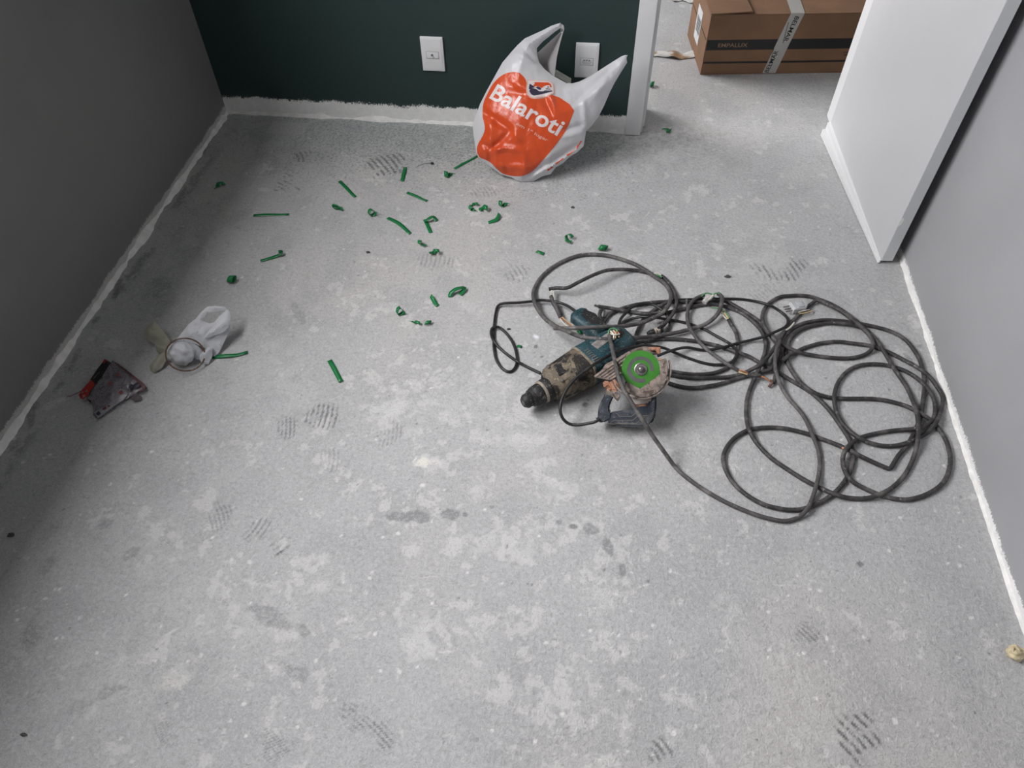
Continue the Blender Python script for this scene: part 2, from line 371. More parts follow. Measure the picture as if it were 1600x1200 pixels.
struct('wall_hall_far', MB().box((XL-.15, HALL_Y, 0), (HALL_X+.15, HALL_Y+.15, ZC)), M_WHITEWALL, 'white far wall of the room beyond the doorway')
# thin pane that lets daylight through
t = NT('window_glass'); tr = t.n('ShaderNodeBsdfTransparent', {0: (.96, .96, .965, 1)}); gl = t.n('ShaderNodeBsdfGlossy', {'Roughness': .02})
mx = t.n('ShaderNodeMixShader', {0: .06}); t.t.links.new(tr.outputs[0], mx.inputs[1]); t.t.links.new(gl.outputs[0], mx.inputs[2]); t.t.links.new(mx.outputs[0], t.out.inputs[0])
M_GLASS = t.m
for nm, w, lb in (('window_1', WIN1, 'sliding window with white frame in the left grey wall'), ('window_2', WIN2, 'white framed window of the room beyond')):
    root = empty(nm, (XL-.1, (w[0]+w[1])/2, w[2])); tag(root, lb, None, None, 'structure')
    f = .035; X0, X1 = XL-.12, XL-.07
    m = MB().box((X0, w[0], w[2]), (X1, w[1], w[2]+f)).box((X0, w[0], w[3]-f), (X1, w[1], w[3])).box((X0, w[0], w[2]+f), (X1, w[0]+f, w[3]-f)).box((X0, w[1]-f, w[2]+f), (X1, w[1], w[3]-f))
    ym = (w[0]+w[1])/2; m.box((X0, ym-f/2, w[2]+f), (X1, ym+f/2, w[3]-f))
    m.build('window_frame', M_WHITE, root)
    for a, b in ((w[0]+f, ym-f/2), (ym+f/2, w[1]-f)):
        MB().box((XL-.098, a, w[2]+f), (XL-.094, b, w[3]-f)).build('pane', M_GLASS, root)

# lumpy plaster fillets where the walls meet the floor
def fillet(name, a, b, inward, label, h=.010, d=.012, seed=0):
    a, b, inward = Vector(a), Vector(b), Vector(inward); n = int((b-a).length/.012); vs = []; fs = []
    for i in range(n+1):
        p = a.lerp(b, i/n)
        k = .75+.9*noise.noise(Vector((i*.09, seed, 0)))+.5*noise.noise(Vector((i*.4, seed+5, 0)))
        k = max(.18, k); dd, hh = d*k, h*max(.2, k+.4*noise.noise(Vector((i*.3, seed+9, 0))))
        vs += [p+inward*dd, p+inward*dd*.65+Vector((0, 0, hh*.5)), p+inward*dd*.15+Vector((0, 0, hh)), p+Vector((0, 0, hh))]
    for i in range(n):
        for k in range(3): fs.append((i*4+k, (i+1)*4+k, (i+1)*4+k+1, i*4+k+1))
    o = MB().add(vs, fs, True).build(name, M_MORTAR); tag(o, label, None, None, 'structure'); return o
fillet('baseboard_left', (XL, YF, 0), (XL, YB, 0), (1, 0, 0), 'rough plaster ridge along the foot of the left wall', .014, .016, 1)
fillet('baseboard_right', (XR, YF, 0), (XR, YB, 0), (-1, 0, 0), 'thin rough plaster ridge along the foot of the right wall', .010, .006, 4)
fillet('baseboard_back', (XL, YB, 0), (.108, YB, 0), (0, -1, 0), 'rough plaster ridge along the foot of the green wall', .014, .010, 8)

# door casing
tr1 = empty('trim_1', (.137, YB, 0)); tag(tr1, 'white stepped door casing beside the green wall', None, None, 'structure')
MB().box((.109, YB-.018, .002), (.165, YB, 2.17), bev=.002).build('architrave', M_WHITE, tr1)
MB().box((.150, YB, .004), (.172, YB+.045, DH)).box((.150, YB+.045, .004), (.180, YB+WT, DH)).build('jamb', M_WHITE, tr1)
MB().box((.172, YB+.037, .008), (.178, YB+.045, DH)).build('rubber_seal', M_PLAST, tr1)
tr2 = empty('trim_2', (.88, YB, 0)); tag(tr2, 'white door casing on the hinge side behind the open door', None, None, 'structure')
MB().box((.858, YB+.057, .002), (.885, YB+WT+.008, DH)).box((.873, YB, .002), (.885, YB+.057, DH)).build('jamb', M_WHITE, tr2)
MB().box((.880, YB-.016, .002), (.935, YB, 2.17)).build('architrave', M_WHITE, tr2)
tr3 = empty('trim_3', (.5, YB, DH)); tag(tr3, 'white head casing over the doorway', None, None, 'structure')
MB().box((.109, YB-.018, DH), (.935, YB, DH+.06)).build('architrave', M_WHITE, tr3)
MB().box((.150, YB, DH-.025), (.885, YB+WT, DH)).build('jamb', M_WHITE, tr3)

# open door leaf
hx, hy = at(1290, 212).x, at(1290, 212).y; nx, ny = at(1374, 412).x, at(1374, 412).y
L_ = math.hypot(nx-hx, ny-hy); ang = math.atan2(ny-hy, nx-hx)
MD = Matrix.Translation((hx, hy, 0)) @ Matrix.Rotation(ang, 4, 'Z')       # +x hinge->edge, -y is the visible face, thickness +y
dr = empty('door_1', (hx, hy, 0)); tag(dr, 'white flush door standing open against the right grey wall', None, None, 'structure')
MB().box((.004, .0, .012), (L_, .035, 2.10), MD, bev=.0015).build('leaf', M_DOOR, dr)
MB().box((L_-.0005, .0012, .0125), (L_+.0012, .0338, 2.09), MD).build('edge_band', plain('edge_band_grey', (.62, .64, .65), .45, .03, 5.), dr)
m = MB()
for k, (h0, h1, dpt) in enumerate(((.052, .012, .009), (.026, .005, .019))):
    m.add([(0, -dpt, .002), (L_, -dpt*.35, .002), (L_, 0, .002), (0, 0, .002), (0, -dpt, h0), (L_, -dpt*.35, h1), (L_, 0, h1+.002), (0, 0, h0+.004)],
          [(3, 2, 1, 0), (4, 5, 6, 7), (0, 1, 5, 4), (1, 2, 6, 5), (2, 3, 7, 6), (3, 0, 4, 7)], False, MD)
m.build('bottom_strip', M_WHITE, dr)
m = MB()
for zz in (.22, 1.05, 1.86): m.tube([MD @ Vector((-.004, .03, zz-.045)), MD @ Vector((-.004, .03, zz+.045))], .007, 10)
m.build('hinge', M_STEEL, dr)
MB().add([MD @ Vector(q) for q in ((L_+.0013, .0, .135), (L_+.0013, .007, .15), (L_+.0013, .010, .165), (L_+.0013, .004, .172), (L_+.0013, .0, .168))], [(0, 1, 2, 3, 4)]).build('chip_mark', plain('bare_white_chip', (.86, .86, .85), .8), dr)

# ------------------------------------------------------------------ sockets on the green wall
def socket(px, py, name, label, kind):
    p = on_plane(px, py, Vector((0, YB, 0)), Vector((0, 1, 0)))
    root = empty(name, (p.x, YB, p.z)); tag(root, label, 'wall outlet', 'plates on the green wall')
    T = Matrix.Translation((p.x, YB, p.z)); w, h = .0395, .060
    MB().box((-w, -.008, -h), (w, 0, h), T, bev=.0028).build('cover_plate', M_PLAST, root)
    MB().box((-w+.006, -.0092, -h+.006), (w-.006, -.0075, h-.006), T, bev=.0008).build('face_plate', M_PLAST, root)
    g = MB()
    for a, b in (((-.0225, .0095), (.0225, .0105)), ((-.0225, -.0145), (.0225, -.0135)), ((-.0225, -.0145), (-.0217, .0105)), ((.0217, -.0145), (.0225, .0105))):
        g.box((a[0], -.0096, a[1]), (b[0], -.0090, b[1]), T)
    g.build('insert_gap', plain('grey_gap', (.25, .25, .25), .8), root)
    ins = MB().box((-.0205, -.0106, -.0125), (.0205, -.0088, .0085), T, bev=.0006).build('insert', M_PLAST, root)
    if kind == 'data':
        o = MB().lathe([(.0042, -.0002), (.0042, .0006)], 16, T @ Matrix.Translation((-.001, -.0106, -.0015)) @ Matrix.Rotation(math.pi/2, 4, 'X')).build('hole', M_PLASTD, root)
        MB().tube([T @ Vector((-.001, -.010, -.002)), T @ Vector((.003, -.013, -.006)), T @ Vector((.006, -.0118, -.0095))], .0014, 8).build('cable_stub', plain('grey_wire', (.3, .3, .3), .6), root)
    else:
        hexa = [(-.0175, -.002), (-.0105, .0062), (.0105, .0062), (.0175, -.002), (.0105, -.0102), (-.0105, -.0102)]
        b = MB().poly([(a*1.0, c) for a, c in hexa], .0, .0006, T @ Matrix.Translation((0, -.0107, 0)) @ Matrix.Rotation(math.pi/2, 4, 'X')).build('socket_well', plain('socket_well_grey', (.55, .55, .55), .5), root)
        for dx, dz in ((-.0085, .0035), (0, .0047), (.0085, .0035)):
            MB().lathe([(.0021, 0), (.0021, .0009)], 12, T @ Matrix.Translation((dx, -.0112, dz)) @ Matrix.Rotation(math.pi/2, 4, 'X')).build('pin_hole', M_PLASTD, root)
socket(676.5, 83.5, 'wall_socket', 'white wall plate with a small round hole, left of the shopping bag', 'data')
socket(917, 93.5, 'wall_socket', 'white power outlet plate between the two handles of the shopping bag', 'power')

# ------------------------------------------------------------------ thin sheets (bags, packet)
def inside(pts, poly):
    x, y = pts[:, 0], pts[:, 1]; r = np.zeros(len(pts), bool); n = len(poly)
    for i in range(n):
        (x0, y0), (x1, y1) = poly[i], poly[i-1]
        if y0 == y1: continue
        r ^= ((y0 > y) != (y1 > y)) & (x < (x1-x0)*(y-y0)/(y1-y0)+x0)
    return r
def edge_dist(pts, poly, closed=True):
    d = np.full(len(pts), 1e9); n = len(poly); P = np.asarray(poly, float)
    for i in range(n if closed else n-1):
        a, b = P[i], P[(i+1) % n]; ab = b-a; t = np.clip(((pts-a)@ab)/max(ab@ab, 1e-12), 0, 1)
        d = np.minimum(d, np.hypot(*(pts-a-t[:, None]*ab).T))
    return d
def densify(poly, step, smooth=0):
    P = [np.array(p, float) for p in poly]
    for _ in range(smooth):
        Q = []
        for i in range(len(P)): a, b = P[i], P[(i+1) % len(P)]; Q += [a*.75+b*.25, a*.25+b*.75]
        P = Q
    out = []
    for i in range(len(P)):
        a, b = P[i], P[(i+1) % len(P)]; k = max(1, int(np.hypot(*(b-a))/step))
        out += [tuple(a+(b-a)*j/k) for j in range(k)]
    return out
def cdt(loops, step, extra=True):
    """2D loops -> (verts, tris); holes are nested loops"""
    vs = []; es = []
    for lp in loops:
        k = len(vs); vs += [Vector(p) for p in lp]; es += [(k+i, k+(i+1) % len(lp)) for i in range(len(lp))]
    if extra:
        A = np.array(loops[0]); x0, y0 = A.min(0); x1, y1 = A.max(0)
        gx, gy = np.meshgrid(np.arange(x0, x1, step), np.arange(y0, y1, step)); gx = gx+(np.arange(gx.shape[0]) % 2)[:, None]*step/2
        g = np.stack([gx.ravel(), gy.ravel()], -1); ok = np.zeros(len(g), bool)
        for lp in loops: ok ^= inside(g, lp)
        d = np.min([edge_dist(g, lp) for lp in loops], 0); g = g[ok & (d > step*.45)]
        vs += [Vector(p) for p in g]
    r = delaunay_2d_cdt(vs, es, [], 4, 1e-7)
    V_ = [tuple(v) for v in r[0]]; F_ = [tuple(f) for f in r[2]]
    if F_:
        cen = np.array([np.mean([V_[i] for i in f], 0) for f in F_]); ok = inside(cen, loops[0])
        for lp in loops[1:]: ok &= ~inside(cen, lp)
        F_ = [f for f, k in zip(F_, ok) if k]
    return V_, F_
_txt = {}
def text_loops(body, bold=.0, space=1.):
    """filled text mesh: 2D verts and faces, baseline at 0, width first"""
    cu = bpy.data.curves.new('letters', 'FONT'); cu.body = body; cu.size = 1; cu.offset = bold; cu.space_character = space; cu.resolution_u = 4
    o = bpy.data.objects.new('letters', cu); C.objects.link(o); dg = bpy.context.evaluated_depsgraph_get()
    me = o.evaluated_get(dg).to_mesh(); V = [(v.co.x, v.co.y) for v in me.vertices]; F = [tuple(p.vertices) for p in me.polygons]
    o.evaluated_get(dg).to_mesh_clear(); bpy.data.objects.remove(o); bpy.data.curves.remove(cu)
    x = [v[0] for v in V]; x0, x1 = min(x), max(x); V = [(a-x0, b) for a, b in V]
    return V, F, x1-x0
def refine(V, F, maxlen):
    bm = bmesh.new(); vs = [bm.verts.new((a, b, 0)) for a, b in V]
    for f in F:
        try: bm.faces.new([vs[i] for i in f])
        except ValueError: pass
    bmesh.ops.triangulate(bm, faces=bm.faces[:])
    for _ in range(5):
        e = [e for e in bm.edges if e.calc_length() > maxlen]
        if not e: break
        bmesh.ops.subdivide_edges(bm, edges=e, cuts=1); bmesh.ops.triangulate(bm, faces=[f for f in bm.faces if len(f.verts) > 3])
    bm.verts.index_update(); V2 = [(v.co.x, v.co.y) for v in bm.verts]; F2 = [tuple(v.index for v in f.verts) for f in bm.faces]; bm.free(); return V2, F2
def flat_text(body, M, height, mat, name, parent, bold=.0, width=None):
    V, F, w = text_loops(body, bold); s = height/.72; sx = (width/w) if width else s
    o = MB().add([M @ Vector((x*sx, y*s, 0)) for x, y in V], F).build(name, mat, parent); return o

def film(name, col, rough=.28, transl=.35, tint=None, bump=.25, scale=60.):
    t = NT(name); v = t.obj(); nz = t.noise(v, scale, 4, .6, 1.2); nm = t.bump(nz, bump, .004)
    t.done(col, rough, nm, **{'Specular IOR Level': .55})
    tl = t.n('ShaderNodeBsdfTranslucent', {0: (*(tint or col), 1)}); mx = t.n('ShaderNodeMixShader', {0: transl})
    t.t.links.new(t.b.outputs[0], mx.inputs[1]); t.t.links.new(tl.outputs[0], mx.inputs[2]); t.t.links.new(mx.outputs[0], t.out.inputs[0])
    return t.m
M_BAG = film('white_bag_film', (.72, .72, .74), .3, .30)
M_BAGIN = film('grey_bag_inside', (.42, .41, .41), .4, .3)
M_ORANGE = film('orange_print', (.66, .085, .022), .26, .15, bump=.35)
M_LETTER = film('white_print', (.72, .66, .66), .35, .1)
M_NAVY = film('navy_print', (.035, .03, .06), .4, .05)
M_PALE = film('pale_orange_print', (.75, .42, .34), .35, .1)

# ------------------------------------------------------------------ big shopping bag by the green wall
def shopping_bag():
    P0 = at(815, 284); N = Vector((0, -.835, .55)).normalized(); U = Vector((1, 0, 0)); V = N.cross(U).normalized()
    root = empty('shopping_bag', P0)
    tag(root, 'white and orange plastic shopping bag slumped against the dark green wall', 'bag')
    def uv(px, py):
        q = on_plane(px, py, P0, N)-P0; return (q.dot(U), q.dot(V))
    body_l = [(876, 35.5), (862, 40), (847.5, 47.5), (833, 54), (820, 60), (809, 70), (800, 80), (785, 97.5), (772.5, 120), (760, 142.5), (750, 162.5), (741, 187.5), (738.5, 197), (740, 212), (744, 237.5), (747, 245), (762.5, 257.5), (782.5, 272.5), (800, 277.5), (808, 283), (815, 286), (826, 284), (835, 282.5), (848, 275), (860, 272.5), (868, 262), (880, 255), (890, 245), (902, 238), (912, 228), (914, 216), (916, 205), (925, 196), (935, 182.5), (944, 165), (952.5, 145), (960, 130), (967.5, 117.5), (976, 104), (980, 97.5), (979, 91), (981, 86), (976, 86), (971, 88)]
    front = body_l + [(958, 96), (940, 107.5), (922, 119), (905, 127.5), (895, 130), (885, 130), (874, 124), (862.5, 117.5), (851, 108), (842.5, 97.5), (839.5, 86), (839, 75), (848, 65), (857.5, 57.5), (868, 49), (876.5, 43.5)]
    i0 = body_l.index((785, 97.5))
    back = body_l[i0:] + [(958, 97), (940, 109), (922, 121), (905, 130), (893, 133), (885, 134), (874, 129), (866, 122), (868, 106), (870, 90), (874, 72), (878, 57), (881.5, 46), (881, 40), (877, 37), (875.5, 50), (864, 60), (850, 73), (839.5, 83), (820, 92), (800, 97)]
    fpoly = densify([uv(*p) for p in front], .006); bpoly = densify([uv(*p) for p in back], .006)
    creases = [((752, 172), (802, 207), 7, -.010), ((800, 207), (767, 236), 6, -.009), ((770, 180), (768, 236), 7, .006), ((767, 236), (792, 232), 5, .008), ((792, 232), (818, 236), 5, .006), ((767, 236), (768, 262), 6, -.008),
               ((805, 206), (815, 222), 6, .007), ((850, 155), (866, 182), 6, -.006), ((862, 150), (869, 182), 5, .006), ((772, 234), (757, 225), 5, -.008), ((800, 128), (838, 147), 6, .004), ((790, 145), (835, 150), 6, -.004),
               ((800, 80), (845, 105), 5, .005), ((815, 70), (838, 100), 4, -.005), ((885, 140), (940, 110), 7, .006), ((900, 160), (975, 92), 8, -.008), ((912, 160), (915, 200), 5, .007), ((880, 205), (912, 195), 5, -.006), ((878, 215), (910, 208), 5, .005),
               ((845, 262), (905, 225), 5, -.009), ((835, 275), (905, 236), 4, .007), ((820, 280), (860, 250), 5, -.006), ((862, 240), (850, 262), 5, .006), ((765, 258), (830, 262), 6, .005), ((790, 255), (795, 275), 5, -.005), ((820, 240), (824, 275), 5, .004), ((930, 150), (945, 130), 5, .006)]
    cr = [(np.array(uv(*a)), np.array(uv(*b)), w/560., h) for a, b, w, h in creases]
    FP = np.array(fpoly)
    def hf(pts):
        pts = np.asarray(pts, float).reshape(-1, 2); d = edge_dist(pts, fpoly)*inside(pts, fpoly)
        h = .060*(1-np.exp(-d/.055))
        for a, b, w, k in cr:
            ab = b-a; t = np.clip(((pts-a)@ab)/(ab@ab), 0, 1); q = np.hypot(*(pts-a-t[:, None]*ab).T)
            h += 1.35*k*np.exp(-(q/w)**2)*np.sqrt(np.clip(np.sin(t*math.pi), 0, 1)*.8+.2)*np.clip(d/.012, 0, 1)
        for i, p in enumerate(pts):
            z = Vector((p[0]*18+p[1]*5, p[1]*11-p[0]*4, 3)); 
            h[i] += (.0050*noise.noise(z)+.0030*abs(noise.noise(z*1.9))+.0016*abs(noise.noise(z*4.3))+.0005*noise.noise(z*9))*min(1, d[i]/.01)
        return h
    def lift(pts, off=0.):
        h = hf(pts); out = []
        for (a, b), k in zip(pts, h):
            p = P0+U*a+V*b+N*(k+off); p.z = max(p.z, .0015+off); p.y = min(p.y, YB-.004); out.append(p)
        return out
    vs, fs = cdt([fpoly], .0055)
    MB().add(lift(vs), fs, True).build('front_panel', M_BAG, root)
    vb, fb = cdt([bpoly], .010); A = np.array(vb); d = edge_dist(A, bpoly); out = []
    for (a, b), dd in zip(vb, d):
        k = -.15*(1-math.exp(-dd/.075))+.006*noise.noise(Vector((a*14, b*14, 9)))*min(1, dd/.01)
        p = P0+U*a+V*b+N*k; p.z = max(p.z, .0015); p.y = min(p.y, YB-.004); out.append(p)
    # back sheet hangs slightly behind the front at the handle loop
    MB().add(out, fs if False else fb, True).build('back_panel', M_BAGIN, root)
    # orange print
    Z = lambda x, y: uv(640+x/4, 20+y/4)
    shape = [Z(*p) for p in ((600, 385), (650, 377), (690, 382), (715, 402), (738, 432), (741, 510), (765, 538), (800, 549), (850, 538), (905, 512), (1036, 600), (1010, 670), (985, 728), (960, 770), (900, 850), (830, 930), (790, 975), (750, 1005), (700, 1022), (640, 1020), (590, 1008), (560, 990), (510, 935), (470, 915), (440, 908), (418, 868), (430, 822), (452, 790), (470, 760), (482, 720), (470, 680), (459, 640), (460, 590), (470, 545), (490, 505), (515, 455), (555, 412))]
    sp = densify(shape, .005, 1); vs, fs = cdt([sp], .0055)
    pr = MB().add(lift(vs, .0012), fs, True).build('orange_print', M_ORANGE, root)
    def print_poly(loops, name, mat, off, step=.006, par=None):
        vs, fs = cdt([densify(l, step) for l in loops], step); return MB().add(lift(vs, off), fs, True).build(name, mat, par or root)
    # shield emblem
    S = lambda x, y: uv(820+x/20, 110+y/20)
    print_poly([[S(*p) for p in ((110, 340), (740, 338), (850, 380), (915, 460), (935, 560), (945, 760), (700, 850), (330, 935), (200, 900), (120, 820), (85, 700), (90, 500))]], 'shield_rim', M_PALE, .0018)
    print_poly([[S(*p) for p in ((138, 362), (740, 358), (835, 400), (890, 470), (905, 560), (912, 745), (690, 825), (330, 890), (230, 865), (150, 800), (118, 690), (122, 500))]], 'shield_field', M_LETTER, .0023)
    print_poly([[S(*p) for p in ((330, 405), (740, 400), (810, 440), (845, 500), (850, 575), (800, 540), (790, 490), (690, 495), (610, 540), (550, 590), (470, 540), (390, 530), (320, 545), (290, 510), (340, 455))]], 'shield_sky', M_ORANGE, .0028)
    print_poly([[S(*p) for p in ((185, 455), (290, 520), (350, 575), (250, 595), (300, 600), (380, 620), (480, 690), (590, 690), (650, 660), (870, 660), (880, 695), (600, 770), (320, 830), (240, 790), (185, 700), (170, 600))]], 'shield_hills', M_NAVY, .0028)
    print_poly([[S(*p) for p in ((370, 570), (430, 535), (500, 560), (545, 610), (510, 650), (450, 630))]], 'shield_hill', M_NAVY, .0028)
    print_poly([[S(*p) for p in ((670, 625), (690, 595), (800, 600), (840, 635))]], 'shield_wing', M_NAVY, .0028)
    print_poly([[S(*p) for p in ((700, 570), (730, 540), (775, 540), (785, 572))]], 'shield_wing', M_NAVY, .0028)
    # lettering, laid along its own slanted line on the film
    def letters(body, a, b, hpx, name, mat, bold, skew=(0, 0), off=.0022, ml=.010):
        V_, F_, w = text_loops(body, bold); a = Vector(a); b = Vector(b); ex = (b-a)/w; dirn = (b-a).normalized()
        upv = Vector((dirn.y, -dirn.x))+Vector(skew); upv.normalize(); ey = upv*(hpx/.72)
        Q = [uv(*(a+ex*x+ey*y)) for x, y in V_]; Q, F2 = refine(Q, F_, ml)
        return MB().add(lift(Q, off), F2, True).build(name, mat, root)
    letters('Balaroti', (765.5, 153.5), (872, 213), 26, 'bag_lettering', M_LETTER, .018, (.06, 0))
    letters('em 1º lugar', (809, 196), (856.5, 222), 4.6, 'slogan_lettering', M_PALE, .008, (.0, 0))
    # red side print on the gusset
    for k, (a, b) in enumerate((((900, 232), (908, 220)), ((886, 243), (897, 234)), ((868, 256), (880, 247)), ((856, 266), (864, 260)))):
        d = Vector((b[0]-a[0], b[1]-a[1])).normalized(); n = Vector((-d.y, d.x))*1.5
        print_poly([[uv(a[0]+n.x, a[1]+n.y), uv(b[0]+n.x, b[1]+n.y), uv(b[0]-n.x*.3, b[1]-n.y*.3), uv((a[0]+b[0])/2, (a[1]+b[1])/2), uv(a[0]-n.x, a[1]-n.y)]], 'gusset_print', M_ORANGE, .0016)
shopping_bag()
p = at(882, 178)
cb = empty('carton', on_plane(884, 132, Vector((0, 2.40, 0)), Vector((0, 1, 0)))); tag(cb, 'pale carton corner peeking out of the shopping bag', 'box')
q = cb.location
MB().box((-.05, -.012, -.15), (.012, .03, .014), Matrix.Translation(q) @ Matrix.Rotation(.5, 4, 'Y'), bev=.001).build('carton_body', plain('pale_card', (.50, .51, .45), .7), cb)
MB().box((-.045, -.0125, -.02), (.006, -.0115, -.012), Matrix.Translation(q) @ Matrix.Rotation(.5, 4, 'Y')).build('carton_seam', plain('grey_seam', (.33, .34, .31), .7), cb)

# ------------------------------------------------------------------ cardboard box beyond the doorway
def card(name, col):
    t = NT(name); v = t.obj(); x, y, z = t.xyz(v)
    fl = t.n('ShaderNodeTexWave', {'Vector': v, 'Scale': 60., 'Distortion': .4}, wave_type='BANDS', bands_direction='X').outputs['Fac']
    nz = t.noise(v, 9, 5); c = t.mix(t.smooth(nz, .35, .7), tuple(k*.9 for k in col), tuple(k*1.07 for k in col))
    c = t.mix(t.math('MULTIPLY', fl, .06), c, tuple(k*.75 for k in col)); return t.done(c, .8, t.bump(nz, .1, .003))
M_CARD = card('brown_card', (.215, .118, .066)); M_CARDE = plain('card_edge', (.30, .19, .12), .85, .2, 200.)
M_INK = plain('black_ink', (.014, .013, .013), .6)
BXL = at(1094, 117); BXR = at(1311, 114); bang = math.atan2(BXR.y-BXL.y, BXR.x-BXL.x)
def cardboard_box():
    root = empty('cardboard_box', BXL); tag(root, 'long brown cardboard box with black stripes on the floor beyond the doorway', 'box')
    M = Matrix.Translation(BXL) @ Matrix.Rotation(bang, 4, 'Z'); L, D, Hh = .78, .34, .232
    t = .004
    def wl(a, b, n): return MB().box(a, b, M).build(n, M_CARD, root)
    wl((0, 0, .001), (L, t, Hh), 'front_side'); wl((0, D-t, .001), (L, D, Hh), 'back_side')
    wl((0, t, .001), (t, D-t, Hh), 'end_side'); wl((L-t, t, .001), (L, D-t, Hh), 'end_side'); wl((t, t, .001), (L-t, D-t, .006), 'bottom')
    # top flaps: two long ones meeting, the left short flap folded over on top
    wl((.003, .001, Hh), (L-.003, D*.49, Hh+t), 'long_flap'); wl((.003, D*.52, Hh-.001), (L-.003, D-.001, Hh+t-.001), 'long_flap')
    fm = M @ Matrix.Translation((-.001, 0, Hh+.004)) @ Matrix.Rotation(-.045, 4, 'Y')
    MB().box((0, .0, .0), (.155, D, .004), fm).build('short_flap', M_CARD, root)
    MB().box((.155, .0, .0003), (.1556, D, .0037), fm).build('flap_edge', M_CARDE, root)
    # the lid sleeve seam on the end face and flute edge
    MB().box((-.0012, .012, .135), (-.0002, D-.01, .139), M).build('end_seam', plain('dark_seam', (.06, .035, .02), .9), root)
    # prints on the front
    f = lambda a, b, n: MB().box((a[0], -.0006, a[1]), (b[0], .0005, b[1]), M).build(n, M_INK, root)
    f((.004, .100), (L-.02, .140), 'wide_stripe'); f((.004, .046), (.62, .0535), 'thin_stripe')
    T = M @ Matrix.Translation((.048, -.0009, .112)) @ Matrix.Rotation(math.pi/2, 4, 'X')
    flat_text('EMPALUX', T, .0155, M_CARDE, 'brand_lettering', root, .012, .115)
    T = M @ Matrix.Translation((.735, .075, Hh+t+.0006)) @ Matrix.Rotation(math.pi, 4, 'Z')
    flat_text('EMPALUX', T, .020, M_INK, 'brand_lettering', root, .012, .125)
    # round emblem and small print at the right of the stripe
    MB().add([M @ Vector((.60+.030*math.cos(a)*k, -.0011, .120+.030*math.sin(a)*k)) for k in (1, .86) for a in [i*math.tau/28 for i in range(28)]], [(i, (i+1) % 28, 28+(i+1) % 28, 28+i) for i in range(28)]).build('round_emblem', M_CARDE, root)
    for k, (x0, x1, z) in enumerate(((.545, .64, .083), (.55, .64, .072), (.585, .65, .043), (.588, .63, .026))):
        MB().box((x0, -.0006, z), (x1, .0005, z+.003), M).build('small_print', plain('faded_ink', (.06, .04, .03), .7) if k == 0 else bpy.data.materials['faded_ink'], root)
    # shipping label on the end
    MB().box((-.0012, .13, .055), (-.0001, .22, .185), M).build('shipping_label', plain('label_paper', (.60, .61, .62), .6), root)
    for k in range(5): MB().box((-.0018, .14+.014*k, .09), (-.0011, .146+.014*k, .15), M).build('label_print', M_INK, root)
    # printed packing tape across the top and down the front
    tp = film('clear_tape', (.50, .49, .46), .18, .2)
    x0, x1, w = .300, .232, .052
    pts = [(.315, D*.5, Hh+.0062), (.300, .0, Hh+.0062), (.298, -.0014, Hh+.004), (.272, -.0014, .12), (.248, -.0014, .004)]
    vs = [M @ Vector(q) for p_ in pts for q in ((p_[0], p_[1], p_[2]), (p_[0]+w, p_[1], p_[2]))]
    tape = MB().add(vs, [(2*i, 2*i+1, 2*i+3, 2*i+2) for i in range(4)], False).build('packing_tape', tp, root)
    sl = math.atan2(.05, .232)
    T = M @ Matrix.Translation((.318, -.0018, .228)) @ Matrix.Rotation(math.pi/2, 4, 'X') @ Matrix.Rotation(-math.pi/2-sl, 4, 'Z') 
    flat_text('BELMAR', T, .017, M_INK, 'tape_lettering', tape, .014, .098)
    T = M @ Matrix.Translation((.271, -.0018, .006)) @ Matrix.Rotation(math.pi/2, 4, 'X') @ Matrix.Rotation(math.pi/2-sl, 4, 'Z')
    flat_text('BELMAR', T, .017, M_INK, 'tape_lettering', tape, .014, .09)
    for k in range(2):
        MB().box((.297-k*.030, -.002, .125-k*.085), (.299-k*.030, -.0016, .205-k*.08), M @ Matrix.Rotation(0, 4, 'Y')).build('tape_small_print', M_INK, tape)
    # torn raised bits on the lid
    for k, (x, y) in enumerate(((.66, .10),)):
        MB().add([M @ Vector(v) for v in ((x-.012, y-.006, Hh+.0045), (x+.012, y-.004, Hh+.0045), (x+.004, y+.003, Hh+.016), (x-.006, y+.012, Hh+.0045))], [(0, 1, 2), (1, 3, 2), (3, 0, 2)]).build('torn_tab', M_CARDE, root)
    MB().box((.16, D*.487, Hh+.0), (.5, D*.523, Hh+.0044), M).build('flap_gap', plain('gap_black', (.01, .01, .01), .9), root)
cardboard_box()

# torn wrapping paper on the far floor
def scrap(name, pxs, label, col, seed, cat='paper', lift_=.012):
    lp = densify([tuple(at(*q)[:2]) for q in pxs], .012); c = np.mean(np.array(lp), 0)
    root = empty(name, (c[0], c[1], 0)); tag(root, label, cat)
    vs, fs = cdt([lp], .015)
    out = [Vector((a, b, .002+lift_*max(0, noise.noise(Vector((a*22, b*22, seed)))+.35))) for a, b in vs]
    t = NT(name+'_paper'); v = t.pos(); c1 = t.mix(t.smooth(t.noise(v, 14, 5, .6), .46, .56), col[0], col[1]); t.done(c1, .8, t.bump(t.noise(v, 70, 4), .3, .003))
    o = MB().add(out, fs, True).build('sheet', t.m, root); sm = o.modifiers.new('thick', 'SOLIDIFY'); sm.thickness = .0012
    return root
scrap('paper_scrap', [(1012, 84), (1030, 82), (1050, 81), (1068, 84), (1090, 80), (1093, 90), (1076, 92), (1060, 94), (1040, 91), (1024, 89), (1010, 91)], 'crumpled strip of brown and white paper left of the cardboard box', ((.55, .54, .52), (.30, .19, .11)), 3)
scrap('paper_scrap', [(1040, -6), (1060, -4), (1075, -3), (1094, -6), (1094, 4), (1078, 6), (1066, 2), (1052, 4)], 'pale torn paper at the top edge behind the cardboard box', ((.62, .62, .60), (.45, .44, .42)), 8)
